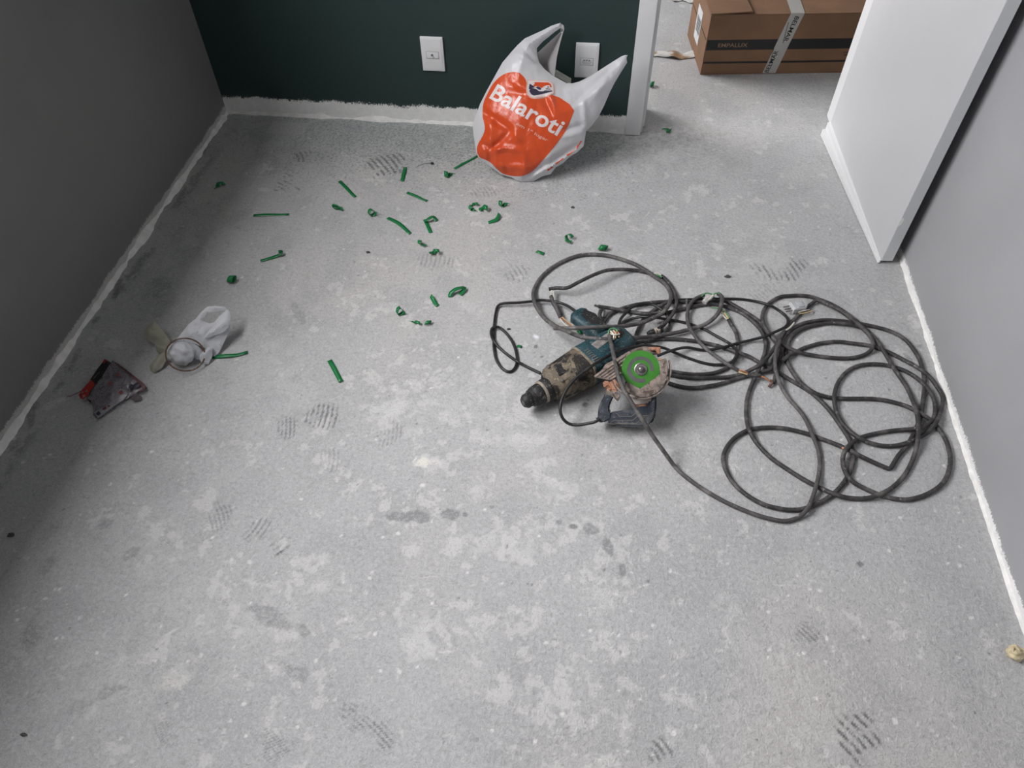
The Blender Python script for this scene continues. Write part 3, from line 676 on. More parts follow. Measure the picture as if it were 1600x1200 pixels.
# ------------------------------------------------------------------ rotary hammer drill lying on its side
M_TEAL = dirty('worn_teal_plastic', (.011, .050, .063), (.15, .19, .19), (.53, .72), 60, .5, (.008, .028, .035), .15)
M_GEAR = dirty('dusty_gear_case', (.13, .105, .075), (.22, .18, .13), (.42, .6), 30, .75, (.016, .014, .012), .5, (.45, .56))
M_BLACKR = dirty('worn_black_rubber', (.012, .012, .013), (.17, .15, .125), (.56, .68), 60, .6, None, .3)
M_CORD = dirty('dusty_grey_cord', (.033, .031, .032), (.115, .108, .104), (.44, .68), 26, .62, None, .2)
M_CORDL = dirty('pale_dusty_cord', (.066, .062, .062), (.16, .15, .145), (.44, .66), 26, .66, None, .2)
M_CORDB = dirty('black_cord', (.010, .010, .011), (.05, .048, .047), (.52, .75), 26, .45, None, .1)
M_COPPER = plain('bare_copper', (.55, .25, .13), .4, .2, 80., metal=.6)
M_WGREEN = plain('green_wire', (.10, .28, .13), .5); M_WWHITE = plain('white_wire', (.62, .60, .52), .5); M_WYEL = plain('tan_wire', (.55, .42, .22), .5)

def drill():
    a = at(818, 632, .036); b = at(985, 535, .04); th = math.atan2(b.y-a.y, b.x-a.x)
    root = empty('hammer_drill', (a.x, a.y, 0)); tag(root, 'dusty teal rotary hammer drill lying on its side beside the saw', 'drill')
    M = Matrix.Translation((a.x, a.y, 0)) @ Matrix.Rotation(th, 4, 'Z')       # +x chuck->rear, +y towards the grip
    ax = M @ Matrix.Translation((0, 0, .043)) @ Matrix.Rotation(math.pi/2, 4, 'Y') @ Matrix.Scale(1.12, 4, (1, 0, 0)) @ Matrix.Scale(1.12, 4, (0, 1, 0))
    MB().lathe([(.0065, .006), (.0065, 0), (.0115, -.001), (.0125, .001), (.0165, .006), (.0172, .010), (.0160, .0105), (.0172, .016), (.0155, .022), (.012, .0225)], 24, ax).build('chuck_nose', M_BLACKR, root)
    MB().lathe([(.0062, .0), (.0062, .0035)], 16, ax @ Matrix.Translation((0, 0, -.0012))).build('chuck_bore', M_PLASTD, root)
    MB().lathe([(.017, .021), (.0205, .023), (.0220, .030), (.0205, .0305), (.0235, .034), (.0245, .050), (.0235, .055), (.019, .056)], 28, ax).build('chuck_sleeve', M_BLACKR, root)
    MB().lathe([(.0262, .055), (.0272, .058), (.0272, .061), (.0255, .063)], 28, ax).build('collar_ring', plain('worn_metal_ring', (.30, .26, .21), .5, .3, 80.), root)
    MB().lathe([(.0255, .062), (.0275, .066), (.0285, .080), (.026, .084)], 28, ax).build('collar', M_BLACKR, root)
    # gear case: lofted rounded sections
    def loft(secs, name, mat, nseg=28, pw=3.2):
        vs = []; fs = []
        for x, cy, cz, ry, rz in secs:
            for k in range(nseg):
                q = 2*math.pi*k/nseg; cs, sn = math.cos(q), math.sin(q)
                y = ry*math.copysign(abs(cs)**(2/pw), cs); z = rz*math.copysign(abs(sn)**(2/pw), sn)
                vs.append((x, cy+y*1.12, max(.0015, (cz+z)*1.16)))
        m_ = len(secs)
        for i in range(m_-1):
            for k in range(nseg): fs.append((i*nseg+k, (i+1)*nseg+k, (i+1)*nseg+(k+1) % nseg, i*nseg+(k+1) % nseg))
        fs += [tuple(range(nseg)), tuple((m_-1)*nseg+k for k in range(nseg))[::-1]]
        return MB().add(vs, fs, True, M).build(name, mat, root)
    gc = loft([(.078, 0, .037, .027, .026), (.084, .001, .0375, .034, .031), (.094, .002, .038, .040, .034), (.13, .002, .039, .043, .036), (.178, .003, .040, .045, .0375), (.193, .003, .040, .046, .0385)], 'gear_case', M_GEAR)
    for y in (-.026, .036):
        MB().box((.098, y-.0022, .066), (.186, y+.0022, .0835), M, bev=.0012).build('gear_rib', M_GEAR, gc)
    for x, y in ((.186, -.030), (.186, .034), (.10, -.026), (.10, .030)):
        MB().lathe([(.004, 0), (.004, .003), (.002, .0032)], 12, M @ Matrix.Translation((x, y, .083))).build('screw', M_STEEL, gc)
    MB().poly([(.104, -.012), (.160, -.014), (.176, .006), (.172, .030), (.112, .026)], .0815, .0866, M, .0012).build('worn_panel', M_BLACKR, gc)
    # nose-to-side depth groove
    MB().box((.10, -.046, .030), (.188, -.038, .038), M, bev=.002).build('side_rail', M_BLACKR, root)
    mh = loft([(.1935, .003, .040, .045, .0375), (.20, .003, .041, .047, .039), (.25, .003, .041, .046, .0395), (.30, .005, .040, .043, .037), (.335, .008, .039, .038, .034), (.352, .010, .038, .030, .027), (.357, .010, .038, .02, .018)], 'motor_housing', M_TEAL)
    loft([(.1905, .003, .040, .0462, .0388), (.1915, .003, .0402, .0480, .0398), (.1965, .003, .0402, .0480, .0398), (.1975, .003, .040, .0462, .0388)], 'joint_band', dirty('dusty_edge', (.17, .14, .10), (.26, .22, .17), (.4, .6), 60, .8))
    for k in range(7):
        MB().box((.203, -.034+k*.0075, .088), (.2165, -.0305+k*.0075, .0934), M).build('vent_slot', M_PLASTD, mh)
    T = M @ Matrix.Translation((.265, .012, .0915)) @ Matrix.Rotation(.10, 4, 'Z')
    MB().box((-.032, -.011, -.002), (.032, .013, .0022), T, bev=.002).build('name_plate', dirty('worn_plate', (.16, .15, .15), (.30, .27, .25), (.4, .6), 70, .6), mh)
    MB().box((-.020, -.026, -.003), (.035, -.017, .0012), T, bev=.002).build('grip_ridge', M_TEAL, mh)
    MB().lathe([(.010, 0), (.010, .004), (.007, .0055)], 20, M @ Matrix.Translation((.325, .012, .0825))).build('mode_dial', M_BLACKR, mh)
    # pistol grip towards +y
    def gsec(t):
        y = .03+t*.145
        return (.318-.012*math.sin(t*2.6), y, .026+.006*math.cos(t*5.2)+.004*t, .021+.003*math.sin(t*6))
    vs = []; fs = []; ns = 20; K = 14
    for i in range(K):
        t = i/(K-1); cx, cy, rx, rz = gsec(t); e = 1. if i < K-1 else .7
        for k in range(ns):
            q = 2*math.pi*k/ns; cs, sn = math.cos(q), math.sin(q)
            vs.append((cx+rx*e*math.copysign(abs(cs)**.75, cs), cy, max(.0015, .036+rz*e*math.copysign(abs(sn)**.75, sn))))
    for i in range(K-1):
        for k in range(ns): fs.append((i*ns+k, i*ns+(k+1) % ns, (i+1)*ns+(k+1) % ns, (i+1)*ns+k))
    fs += [tuple(range(ns))[::-1], tuple((K-1)*ns+k for k in range(ns))]
    gp = MB().add(vs, fs, True, M).build('grip', M_TEAL, root)
    MB().box((.286, .072, .026), (.302, .118, .046), M, bev=.005).build('trigger', M_BLACKR, root)
    MB().poly([(.300, .085), (.335, .070), (.338, .13), (.325, .160), (.305, .150)], .052, .0575, M, .0012).build('grip_pad', M_BLACKR, gp)
    MB().tube([M @ Vector((.29, .06, .036)), M @ Vector((.272, .075, .036)), M @ Vector((.270, .09, .036))], .006, 10).build('trigger_guard', M_TEAL, root)
    for x, y, r in ((.333, .052, .0055), (.322, .044, .004), (.338, .062, .003)):
        MB().lathe([(r, 0), (r*.8, .0012), (r*.3, .0016)], 12, M @ Matrix.Translation((x-.012, y, .0555))).build('paint_splash', plain('yellow_splash', (.42, .38, .06), .6) if r == .0055 else bpy.data.materials['yellow_splash'], gp)
    return root, M
DRILL, MDR = drill()

# ------------------------------------------------------------------ tile saw resting on its motor, blade facing up
def saw():
    c = at(1001, 577, .135); S = (EYE-c).length/FPX
    n = Vector((.0, -.60, .80)).normalized(); n = (n*.55+(EYE-c).normalized()*.45).normalized()
    u = (CR-n*CR.dot(n)).normalized(); v = n.cross(u)
    M = Matrix(((u.x, v.x, n.x, c.x), (u.y, v.y, n.y, c.y), (u.z, v.z, n.z, c.z), (0, 0, 0, 1)))
    root = empty('tile_saw', (c.x, c.y, 0)); tag(root, 'dusty navy tile saw with a green cutting blade facing up', 'saw')
    q = lambda px, py: ((px-1001)*S, -(py-577)*S)
    Zm = lambda x, y: q(920+x/7.5, 520+y/7.5)
    M_BLADE = plain('green_blade_paint', (.050, .225, .028), .42, .08, 40.)
    M_NAVYP = dirty('navy_plastic', (.026, .034, .048), (.12, .125, .135), (.44, .68), 34, .55, None, .15)
    M_DUST = dirty('cement_dusted_metal', (.19, .155, .135), (.33, .27, .235), (.40, .62), 50, .85, (.10, .075, .06), .6)
    M_RUST = dirty('brick_dust_clay', (.36, .17, .10), (.46, .27, .19), (.42, .6), 60, .9, (.16, .07, .04), .5)
    M_ALU = dirty('dusty_alloy', (.42, .385, .35), (.50, .46, .42), (.4, .6), 40, .7)
    R = 29*S
    bl = MB().lathe([(R*.2, -.001), (R, -.001), (R, .001), (R*.2, .001)], 64, M, False).build('blade', M_BLADE, root)
    def ring(r0, r1, z, a0, a1, mat, name, par, n_=40):
        vs = []; 
        for i in range(n_+1):
            a = math.radians(a0+(a1-a0)*i/n_); vs += [(r0*math.cos(a), r0*math.sin(a), z), (r1*math.cos(a), r1*math.sin(a), z)]
        return MB().add([M @ Vector(w) for w in vs], [(2*i, 2*i+1, 2*i+3, 2*i+2) for i in range(n_)]).build(name, mat, par)
    ring(R*.50, R*.68, .0013, -10, 175, plain('grey_print', (.10, .10, .10), .5), 'printed_band', bl); ring(R*.50, R*.72, .0013, 175, 292, bpy.data.materials['grey_print'], 'printed_band', bl)
    MB().lathe([(.0155, .0), (.0155, .0035), (.0135, .0045), (.012, .003)], 32, M).build('flange', M_STEEL, root)
    MB().lathe([(.0085, .003), (.0085, .0085), (.0072, .0095)], 6, M, False).build('hex_bolt', plain('dark_steel', (.12, .115, .11), .5, .2, 90., metal=.5), root)
    MB().lathe([(.0045, .009), (.0045, .012), (.002, .0135)], 20, M).build('spindle_tip', M_STEEL, root)
    # guard: front cover and rim
    gp = [Zm(*p) for p in ((430, 590), (470, 580), (600, 655), (825, 487), (820, 335), (855, 312), (893, 302), (908, 350), (916, 410), (910, 520), (870, 620), (790, 700), (690, 748), (600, 755), (500, 722), (430, 665))]
    gd = MB().poly(gp, .0045, .0085, M, .0012).build('blade_guard', M_DUST, root)
    arc = [(46.5*S*math.cos(math.radians(a)), 46.5*S*math.sin(math.radians(a))) for a in range(-150, 26, 8)]
    vs = [M @ Vector((x*k, y*k, z)) for x, y in arc for k, z in ((1, .007), (1, -.020), (.955, -.020), (.955, .007))]; fs = []
    for i in range(len(arc)-1):
        for k in range(4): fs.append((4*i+k, 4*i+(k+1) % 4, 4*i+4+(k+1) % 4, 4*i+4+k))
    MB().add(vs, fs, True).build('guard_rim', M_DUST, root)
    for k in range(5): 
        a = math.radians(-35-k*12); MB().box((-.004, -.0025, 0), (.004, .0025, .0012), M @ Matrix.Translation((39*S*math.cos(a), 39*S*math.sin(a), .0083)) @ Matrix.Rotation(a+.9, 4, 'Z'), bev=.0006).build('raised_mark', M_DUST, gd)
    # gear head and motor behind the blade
    MB().lathe([(.030, -.012), (.034, -.02), (.034, -.055), (.038, -.06), (.040, -.10), (.036, -.118), (.02, -.120)], 32, M @ Matrix.Translation((.004, -.040, 0))).build('motor', M_NAVYP, root)
    MB().poly([Zm(*p) for p in ((470, 715), (790, 715), (760, 800), (660, 825), (560, 838), (500, 800))], -.040, -.008, M, .003).build('gear_head', M_ALU, root)
    MB().poly([Zm(*p) for p in ((530, 835), (700, 822), (690, 862), (540, 868))], -.040, -.012, M, .002).build('dust_band', M_RUST, root)
    hb = MB().poly([Zm(*p) for p in ((540, 866), (690, 850), (715, 740), (790, 722), (792, 850), (772, 1000), (722, 1062), (600, 1096), (400, 1092), (270, 1062), (215, 1030), (225, 950), (262, 925), (330, 915), (490, 890))], -.045, -.006, M, .005).build('handle_body', M_NAVYP, root)
    ha = MB().poly([Zm(*p) for p in ((215, 690), (282, 722), (292, 765), (262, 820), (250, 862), (252, 905), (275, 930), (262, 1010), (180, 1045), (130, 1042), (112, 985), (118, 900), (132, 840), (165, 770))], -.040, -.004, M, .006).build('handle_arm', M_NAVYP, root)
    MB().poly([Zm(*p) for p in ((225, 655), (300, 690), (310, 745), (262, 790), (180, 755), (190, 705))], -.036, -.006, M, .004).build('arm_dust_cap', M_DUST, ha)
    # thin inlaid lines
    lm = plain('sand_line', (.22, .20, .16), .6)
    for ln in (((318, 925), (365, 970), (505, 970), (545, 935), (600, 940)), ((262, 1045), (300, 1018), (520, 1015), (575, 965), (690, 962)), ((640, 1000), (650, 975), (690, 975), (690, 1060)), ((250, 1062), (420, 1052), (560, 1052), (610, 1000))):
        MB().tube([M @ Vector((*Zm(*p), -.0055)) for p in ln], .0006, 6).build('inlay_line', lm, hb)
    MB().lathe([(.0022, 0), (.0022, .001)], 12, M @ Matrix.Translation((*Zm(735, 945), -.0055))).build('screw_hole', M_PLASTD, hb)
    cg = MB().poly([Zm(*p) for p in ((95, 975), (150, 985), (165, 1030), (125, 1052), (85, 1010))], -.034, -.010, M, .003).build('cord_guard', M_NAVYP, root)
    # ribbed base plate seen on edge, with its clamps
    bp = MB().poly([Zm(*p) for p in ((62, 505), (160, 432), (205, 360), (330, 300), (430, 238), (520, 190), (640, 158), (800, 165), (840, 180), (832, 245), (760, 250), (560, 300), (400, 420), (385, 500), (270, 552), (150, 530))], -.055, -.016, M, .002).build('base_plate', M_DUST, root)
    for k in range(5):
        o = k*.018
        p0, p1 = Zm(95+k*48, 505+k*6), Zm(430+k*22, 265+k*30)
        MB().tube([M @ Vector((*p0, -.0155)), M @ Vector((*p1, -.0155))], .0024-.0002*k, 6).build('plate_rib', M_DUST, bp)
    MB().poly([Zm(*p) for p in ((700, 168), (838, 172), (834, 248), (800, 250), (780, 205), (720, 215))], -.016, -.004, M, .0015).build('plate_end_clip', M_RUST, root)
    MB().poly([Zm(*p) for p in ((800, 300), (850, 300), (845, 325), (810, 330))], -.010, .002, M, .001).build('plate_end_clip', M_RUST, root)
    MB().poly([Zm(*p) for p in ((175, 560), (250, 560), (275, 600), (240, 650), (195, 645), (170, 600))], -.030, -.010, M, .003).build('clamp_block', M_RUST, root)
    for a, b, r in (((265, 570), (330, 680), .0045), ((300, 545), (370, 650), .0040), ((250, 600), (310, 690), .003)):
        MB().tube([M @ Vector((*Zm(*a), -.012)), M @ Vector((*Zm(*b), -.010))], r, 8).build('clamp_bolt', M_RUST, root)
    MB().poly([Zm(*p) for p in ((290, 710), (330, 690), (385, 725), (365, 760), (350, 800), (330, 790), (310, 760))], -.022, -.010, M, .002).build('clamp_lever', M_DUST, root)
    for i, (x, y) in enumerate(((210, 610), (330, 600), (250, 660))):
        MB().blob((*Zm(x, y), -.012), (.006, .005, .005), .4, 2, i, 2, None, M).build('dust_clod', M_RUST, root)
    return root, M, Zm
SAW, MSW, ZSW = saw()
def saw_pt(px, py, n): return MSW @ Vector((*ZSW((px-920)*7.5, (py-520)*7.5), n))

# ------------------------------------------------------------------ cables: laid one after another so that they rest on each other
LAID = []      # arrays of (x,y,z,r)
def spline(P, step):
    P = [Vector(p) for p in P]; out = []
    for i in range(len(P)-1):
        p0, p1, p2, p3 = P[max(i-1, 0)], P[i], P[i+1], P[min(i+2, len(P)-1)]
        k = max(1, int((p2-p1).length/step))
        for j in range(k):
            t = j/k
            out.append(.5*((2*p1)+(p2-p0)*t+(2*p0-5*p1+4*p2-p3)*t*t+(3*p1-p0-3*p2+p3)*t**3))
    return out+[P[-1]]
def lay(pts, r, name, mat, parent, drape=True):
    pin = [len(p) > 2 for p in pts]
    def ground(zs): return [at(p[0], p[1], max(z, r)) for p, z in zip(pts, zs)]
    base = [p[2] if len(p) > 2 else r for p in pts]
    Q = spline(ground(base), .008); n = len(Q); A = np.array([tuple(q) for q in Q]); zmin = A[:, 2].copy()
    if drape:
        req = zmin.copy()
        prev = np.concatenate(LAID) if LAID else np.zeros((0, 4))
        for i in range(n):
            if len(prev):
                d = np.hypot(prev[:, 0]-A[i, 0], prev[:, 1]-A[i, 1]); s = r+prev[:, 3]; k = d < s
                if k.any(): req[i] = max(req[i], (prev[k, 2]+np.sqrt(s[k]**2-d[k]**2)*.92).max())
            if i > 12:
                d = np.hypot(A[:i-10, 0]-A[i, 0], A[:i-10, 1]-A[i, 1]); k = d < 2*r
                if k.any(): req[i] = max(req[i], (req[:i-10][k]+np.sqrt(4*r*r-d[k]**2)*.92).max())
        z = req.copy()
        for _ in range(14):
            z[1:] = np.maximum(z[1:], z[:-1]-.0028); z[:-1] = np.maximum(z[:-1], z[1:]-.0028)
        for _ in range(5):
            z[1:-1] = np.maximum(req[1:-1], (z[:-2]+2*z[1:-1]+z[2:])/4)
        z = np.minimum(z, np.maximum(zmin+.055, zmin)); 
        # keep the strand on the same line of sight while it rises
        for i in range(n):
            dz = z[i]-A[i, 2]
            if dz > 1e-5:
                d = Vector(A[i])-EYE; A[i] = Vector(A[i])+d*(dz/d.z)
    LAID.append(np.concatenate([A, np.full((n, 1), r)], 1))
    return MB().tube([Vector(a) for a in A], r, 9).build(name, mat, parent)

RT, RB = .0055, .0040
CORD = empty('extension_cord', at(1300, 600)); tag(CORD, 'tangled dark grey extension cord spread in loops towards the right wall', 'cord')
# (px, py[, height]) along each length
I_ = [(942, 505), (952, 492), (967, 484), (990, 477), (1017, 473), (1050, 471), (1080, 472), (1105, 471), (1131, 470), (1150, 479), (1170, 491), (1187, 503), (1197, 515), (1205, 526), (1212, 535), (1217, 545), (1219, 556), (1217, 571), (1212, 587), (1209, 598)]
Q_ = [(1046, 471), (1034, 477), (1020, 486), (1007, 497), (1000, 509), (995, 521), (992, 535)]
F_ = [(1137, 496), (1142, 506), (1150, 520), (1153, 536), (1152, 552), (1146, 565), (1135, 575), (1119, 582), (1100, 585), (1080, 585), (1058, 582), (1042, 579), (1030, 575)]
L_S = [(986, 537), (1005, 534), (1030, 530), (1055, 530), (1086, 533), (1111, 538), (1130, 543), (1150, 550), (1170, 557), (1187, 567), (1203, 575), (1219, 584), (1237, 595), (1262, 610), (1281, 625), (1300, 646), (1313, 665), (1325, 683), (1331, 699), (1333, 714), (1331, 730), (1323, 747), (1308, 766), (1287, 782), (1263, 793), (1239, 797), (1214, 794), (1190, 787), (1166, 773), (1146, 755), (1134, 734), (1130, 716), (1135, 700), (1148, 684), (1167, 673), (1182, 669.5), (1198, 668), (1222, 669), (1255, 676), (1287, 687), (1320, 700), (1347, 714), (1375, 727), (1388, 732), (1392, 731), (1403, 713), (1417, 696), (1428, 677), (1438, 652), (1442, 628), (1444, 607), (1444, 590), (1441, 575), (1436, 560), (1427, 545), (1415, 531), (1399, 521), (1380, 514), (1355, 508), (1334, 504), (1311, 501), (1292, 500), (1275, 501), (1256, 505), (1241, 512), (1230, 521), (1222, 533), (1216, 550), (1207, 574), (1194, 580), (1175, 585), (1150, 592), (1125, 600), (1103, 604), (1086, 606), (1069, 605), (1052, 601), (1039, 596), (1028, 590)]
M_S = [(1345, 512), (1330, 507), (1311, 505), (1292, 505), (1276, 508), (1262, 511), (1247, 518), (1236, 528), (1230, 540), (1228, 553), (1231, 568), (1240, 584), (1252, 599), (1269, 612), (1287, 619), (1303, 622), (1325, 623), (1350, 623), (1372, 624), (1394, 628), (1417, 635), (1438, 646), (1458, 660), (1475, 682), (1483, 703), (1485, 722), (1480, 743), (1468, 760), (1447, 773), (1423, 780), (1403, 780), (1380, 775), (1355, 765), (1333, 753), (1322, 740), (1317, 724), (1318, 710), (1324, 699), (1334, 690), (1350, 682), (1375, 676), (1403, 672), (1430, 670), (1446, 665), (1457, 656), (1461, 645), (1461, 632), (1457, 618), (1448, 605), (1437, 595), (1424, 585), (1405, 576), (1386, 571), (1367, 569), (1349, 570), (1332, 575), (1319, 585), (1309, 599), (1304, 615), (1304, 630), (1307, 643), (1314, 658), (1327, 673), (1347, 687), (1370, 695), (1393, 697), (1417, 692), (1437, 683), (1453, 672), (1465, 656), (1472, 636), (1473, 620), (1466, 607), (1456, 593), (1445, 582), (1430, 572), (1411, 562), (1392, 552), (1377, 546), (1358, 540), (1336, 537), (1311, 534), (1292, 535), (1275, 538), (1256, 544), (1244, 550), (1232, 556), (1222, 564)]
G_S = [(935, 479, .022), (955, 482, .016), (984, 487), (1007, 490), (1036, 489), (1055, 486), (1080, 480), (1105, 475), (1125, 477), (1150, 485), (1165, 493), (1180, 506), (1190, 518), (1196, 533), (1196, 546), (1192, 560), (1187, 573), (1180, 589), (1172, 607), (1167, 625), (1166, 645), (1168, 663), (1175, 681), (1187, 698), (1203, 714), (1222, 728), (1255, 749), (1276, 760), (1296, 769), (1316, 776), (1335, 779), (1358, 778), (1380, 770), (1400, 757), (1417, 737), (1428, 713), (1434, 687), (1435, 667), (1433, 648), (1427, 628), (1415, 602), (1399, 579), (1384, 554), (1370, 532), (1352, 514), (1335, 499), (1317, 486), (1300, 476), (1275, 466), (1256, 462), (1237, 462), (1219, 464), (1204, 472), (1194, 484), (1191, 497), (1195, 511), (1204, 524), (1216, 535), (1231, 543), (1250, 551), (1275, 556), (1300, 559), (1318, 560), (1334, 559), (1349, 555), (1361, 547), (1364, 537), (1360, 526), (1349, 514), (1333, 500), (1312, 485), (1290, 474), (1276, 469), (1271, 472), (1250, 490), (1231, 510), (1220, 527), (1210, 544), (1197, 561), (1187, 570), (1175, 577), (1156, 585), (1137, 589), (1115, 590), (1099, 590), (1080, 590), (1067, 589), (1044, 585), (1030, 582)]
O_S = [(952, 524, .092), (954, 534, .098), (956, 541, .105), (961, 565, .128), (966, 587, .140), (975, 609, .128), (985, 626, .110), (994, 640, .092), (1004, 656, .062), (1020, 681, .018), (1040, 709), (1060, 735), (1092, 760), (1125, 780), (1157, 795), (1190, 807), (1222, 814), (1242, 811), (1255, 803), (1265, 789), (1273, 767), (1279, 743), (1281, 721), (1278, 701), (1268, 676), (1258, 654), (1248, 640), (1232, 622), (1222, 606), (1216, 592), (1212, 578), (1211, 563), (1213, 547), (1219, 533)]
B_S = [(857.5, 452, .022), (870, 450, .024), (886, 450, .028), (904, 441, .036), (929, 429, .038), (949, 422.5, .030), (971, 421, .018), (995, 422.5), (1014, 427), (1024, 429), (1035, 432), (1047, 445), (1055, 460), (1057, 473), (1052, 489), (1042, 502), (1032, 514, .012)]
A_S = [(866, 512.5, .03), (880, 513, .044), (897, 512.5, .070), (920, 512, .078), (945, 511, .070), (965, 510.5, .045), (982, 508.5, .020), (1000, 505, .012), (1014, 500), (1034, 490), (1045, 476), (1048, 460), (1040, 445), (1023, 432), (1005, 420), (990, 412), (967, 404), (946, 399), (922, 397.5), (902, 400), (885, 406), (869, 414), (855, 424), (845, 434), (837.5, 446), (833, 461), (838, 479), (850, 496), (867, 509, .014), (885, 517, .040), (904, 525, .074), (922, 528.5, .085), (941, 530, .092), (960, 530, .085), (980, 528.5, .050), (1000, 527.5, .026), (1017, 526, .018), (1055, 520, .014), (1092, 510.5, .014), (1108, 503, .016), (1121, 491, .02), (1127, 476, .022), (1128, 464, .022), (1122, 459, .018)]
N_S = [(1100, 461, .016), (1086, 467, .016), (1077, 478), (1074, 489), (1074, 501), (1078, 513), (1086, 525), (1097, 539), (1111, 551), (1126, 562), (1138, 570), (1154, 579)]
for P_, mt in ((I_, M_CORD), (Q_, M_CORD), (F_, M_CORD)): lay(P_, RT, 'cord_length', mt, CORD)
lay(L_S, RT, 'cord_length', M_CORD, CORD); lay(M_S, RT, 'cord_length', M_CORD, CORD); lay(G_S, RT, 'cord_length', M_CORD, CORD)
E_S = [(937, 655, .05), (930, 659, .040), (922, 661, .026), (904, 664, .012), (890, 662.5), (881, 656), (876, 646), (875.5, 636, .012), (878, 624, .030), (887, 606, .052), (901, 590, .078), (920, 575, .098), (940, 562, .102), (957, 553, .098), (977, 545, .078), (1005, 540, .040), (1034, 543, .020), (1050, 549, .012), (1074, 559), (1099, 567), (1119, 570), (1137, 568), (1149, 560), (1151, 549), (1140, 537), (1119, 525), (1099, 514), (1077, 506), (1055, 501), (1030, 497), (1007, 495), (990, 497.5), (976, 503), (969, 508), (967, 506), (970, 498), (976, 491), (986, 481), (1002, 475), (1020, 476), (1032, 482.5), (1041, 491), (1046, 502), (1046, 511), (1043, 521)]
lay(E_S, RB, 'power_cord', M_CORDB, SAW)
K_S = [(1052, 469), (1075, 468), (1100, 467), (1129, 467), (1150, 467), (1170, 469), (1190, 473), (1207, 479), (1222, 489), (1230, 497), (1231, 505), (1225, 512), (1210, 519), (1197, 525), (1175, 531), (1150, 537), (1125, 544), (1099, 547), (1074, 543), (1055, 546), (1040, 551), (1028, 556)]
D_S = [(906, 492, .034), (896, 484, .030), (885, 477, .024), (870, 472, .018), (847, 469, .016), (830, 471, .015), (810, 473, .014), (787, 474, .012), (778, 478), (774, 492), (772, 511), (771.5, 528), (772, 545), (776, 563), (786, 577), (796, 581), (804, 576), (808, 561), (803, 539), (792, 522), (779, 511), (771, 511), (767, 518), (770, 530), (779, 542), (794, 555), (812, 567), (829, 576), (844, 583)]
lay(D_S, RB, 'power_cord', M_CORDB, DRILL); lay(K_S, RB, 'power_cord', M_CORDB, DRILL)
lay(B_S, RT, 'cord_length', M_CORD, CORD); lay(A_S, RT*1.08, 'cord_length', M_CORDL, CORD); lay(N_S, RT*.95, 'cord_length', M_CORDL, CORD); lay(O_S, RT*.95, 'cord_length', M_CORDL, CORD)

# splices, bare wires and plugs
def wire(pts, r, mat, name='bare_wire', parent=CORD): return MB().tube(spline([at(p[0], p[1], p[2]) for p in pts], .004), r, 7).build(name, mat, parent)
wire([(862, 454, .022), (861, 461, .020), (860, 466, .018)], .0022, M_WWHITE); wire([(864, 454, .022), (865, 461, .02), (864, 467, .018)], .0018, M_WWHITE)
wire([(861, 463, .018), (864, 472, .016), (869, 481, .014), (873, 489, .012), (876, 496, .012)], .0062, M_CORD, 'taped_splice')
wire([(867, 474, .016), (872, 484, .013), (876, 492, .012)], .0055, M_CORD, 'taped_splice')
wire([(876, 495, .012), (884, 502, .02), (893, 510, .05)], .0016, M_COPPER); wire([(877, 494, .012), (887, 503, .022), (897, 511, .055)], .0016, M_WYEL); wire([(875, 497, .010), (881, 505, .02), (889, 511, .045)], .0016, M_WWHITE)
wire([(935, 479, .022), (929, 477, .022)], .0035, M_CORD, 'frayed_end'); wire([(939, 484, .022), (937, 492, .016), (941, 502, .008)], .0058, M_CORD, 'taped_splice'); wire([(937, 485, .02), (944, 484, .02), (943, 496, .014)], .003, M_CORD, 'taped_splice')
for pts, mt in (([(952, 526, .094), (951, 517, .098), (957, 513, .10), (964, 516, .098), (963, 524, .094)], M_WGREEN), ([(954, 520, .098), (960, 521, .10), (966, 519, .098), (967, 527, .09)], M_COPPER), ([(958, 531, .094), (959, 523, .10), (954, 517, .102)], M_WWHITE), ([(961, 529, .094), (962, 521, .10), (958, 516, .102)], M_WYEL), ([(953, 522, .099), (962, 523, .101), (968, 522, .097)], M_WWHITE)):
    wire(pts, .0022, mt)
wire([(966, 514, .085), (970, 524, .078), (974, 537, .070)], .0055, M_CORD, 'taped_splice'); wire([(962, 516, .085), (965, 530, .078), (971, 538, .072)], .005, M_CORD, 'taped_splice')
wire([(1020, 428, .012), (1026, 427, .014), (1033, 430, .012)], .0028, M_WWHITE); wire([(1022, 430, .012), (1028, 430, .014), (1034, 433, .012)], .0028, M_WGREEN)
wire([(1096, 463, .020), (1103, 458, .026), (1112, 460, .024), (1116, 465, .020)], .0022, M_WGREEN); wire([(1112, 464, .02), (1118, 458, .026), (1126, 459, .024)], .002, M_WGREEN)
wire([(1104, 470, .022), (1110, 466, .026), (1114, 462, .026)], .0042, M_WWHITE, 'taped_splice'); wire([(1100, 473, .018), (1104, 468, .022), (1108, 465, .024)], .008, plain('grey_white_tape', (.50, .48, .47), .5), 'insulated_joint')
wire([(1112, 481, .012), (1122, 482, .012), (1130, 484, .012)], .0022, M_WGREEN); wire([(1128, 486, .012), (1134, 492, .014), (1138, 498, .012)], .0022, M_WYEL); wire([(1126, 488, .012), (1131, 494, .014), (1136, 499, .012)], .002, M_WWHITE); wire([(1130, 486, .012), (1136, 491, .014), (1140, 497, .012)], .002, M_WGREEN)
wire([(1154, 578, .014), (1162, 580, .016), (1170, 584, .014)], .002, M_COPPER); wire([(1154, 581, .014), (1161, 583, .016), (1170, 586, .014)], .002, M_WYEL)
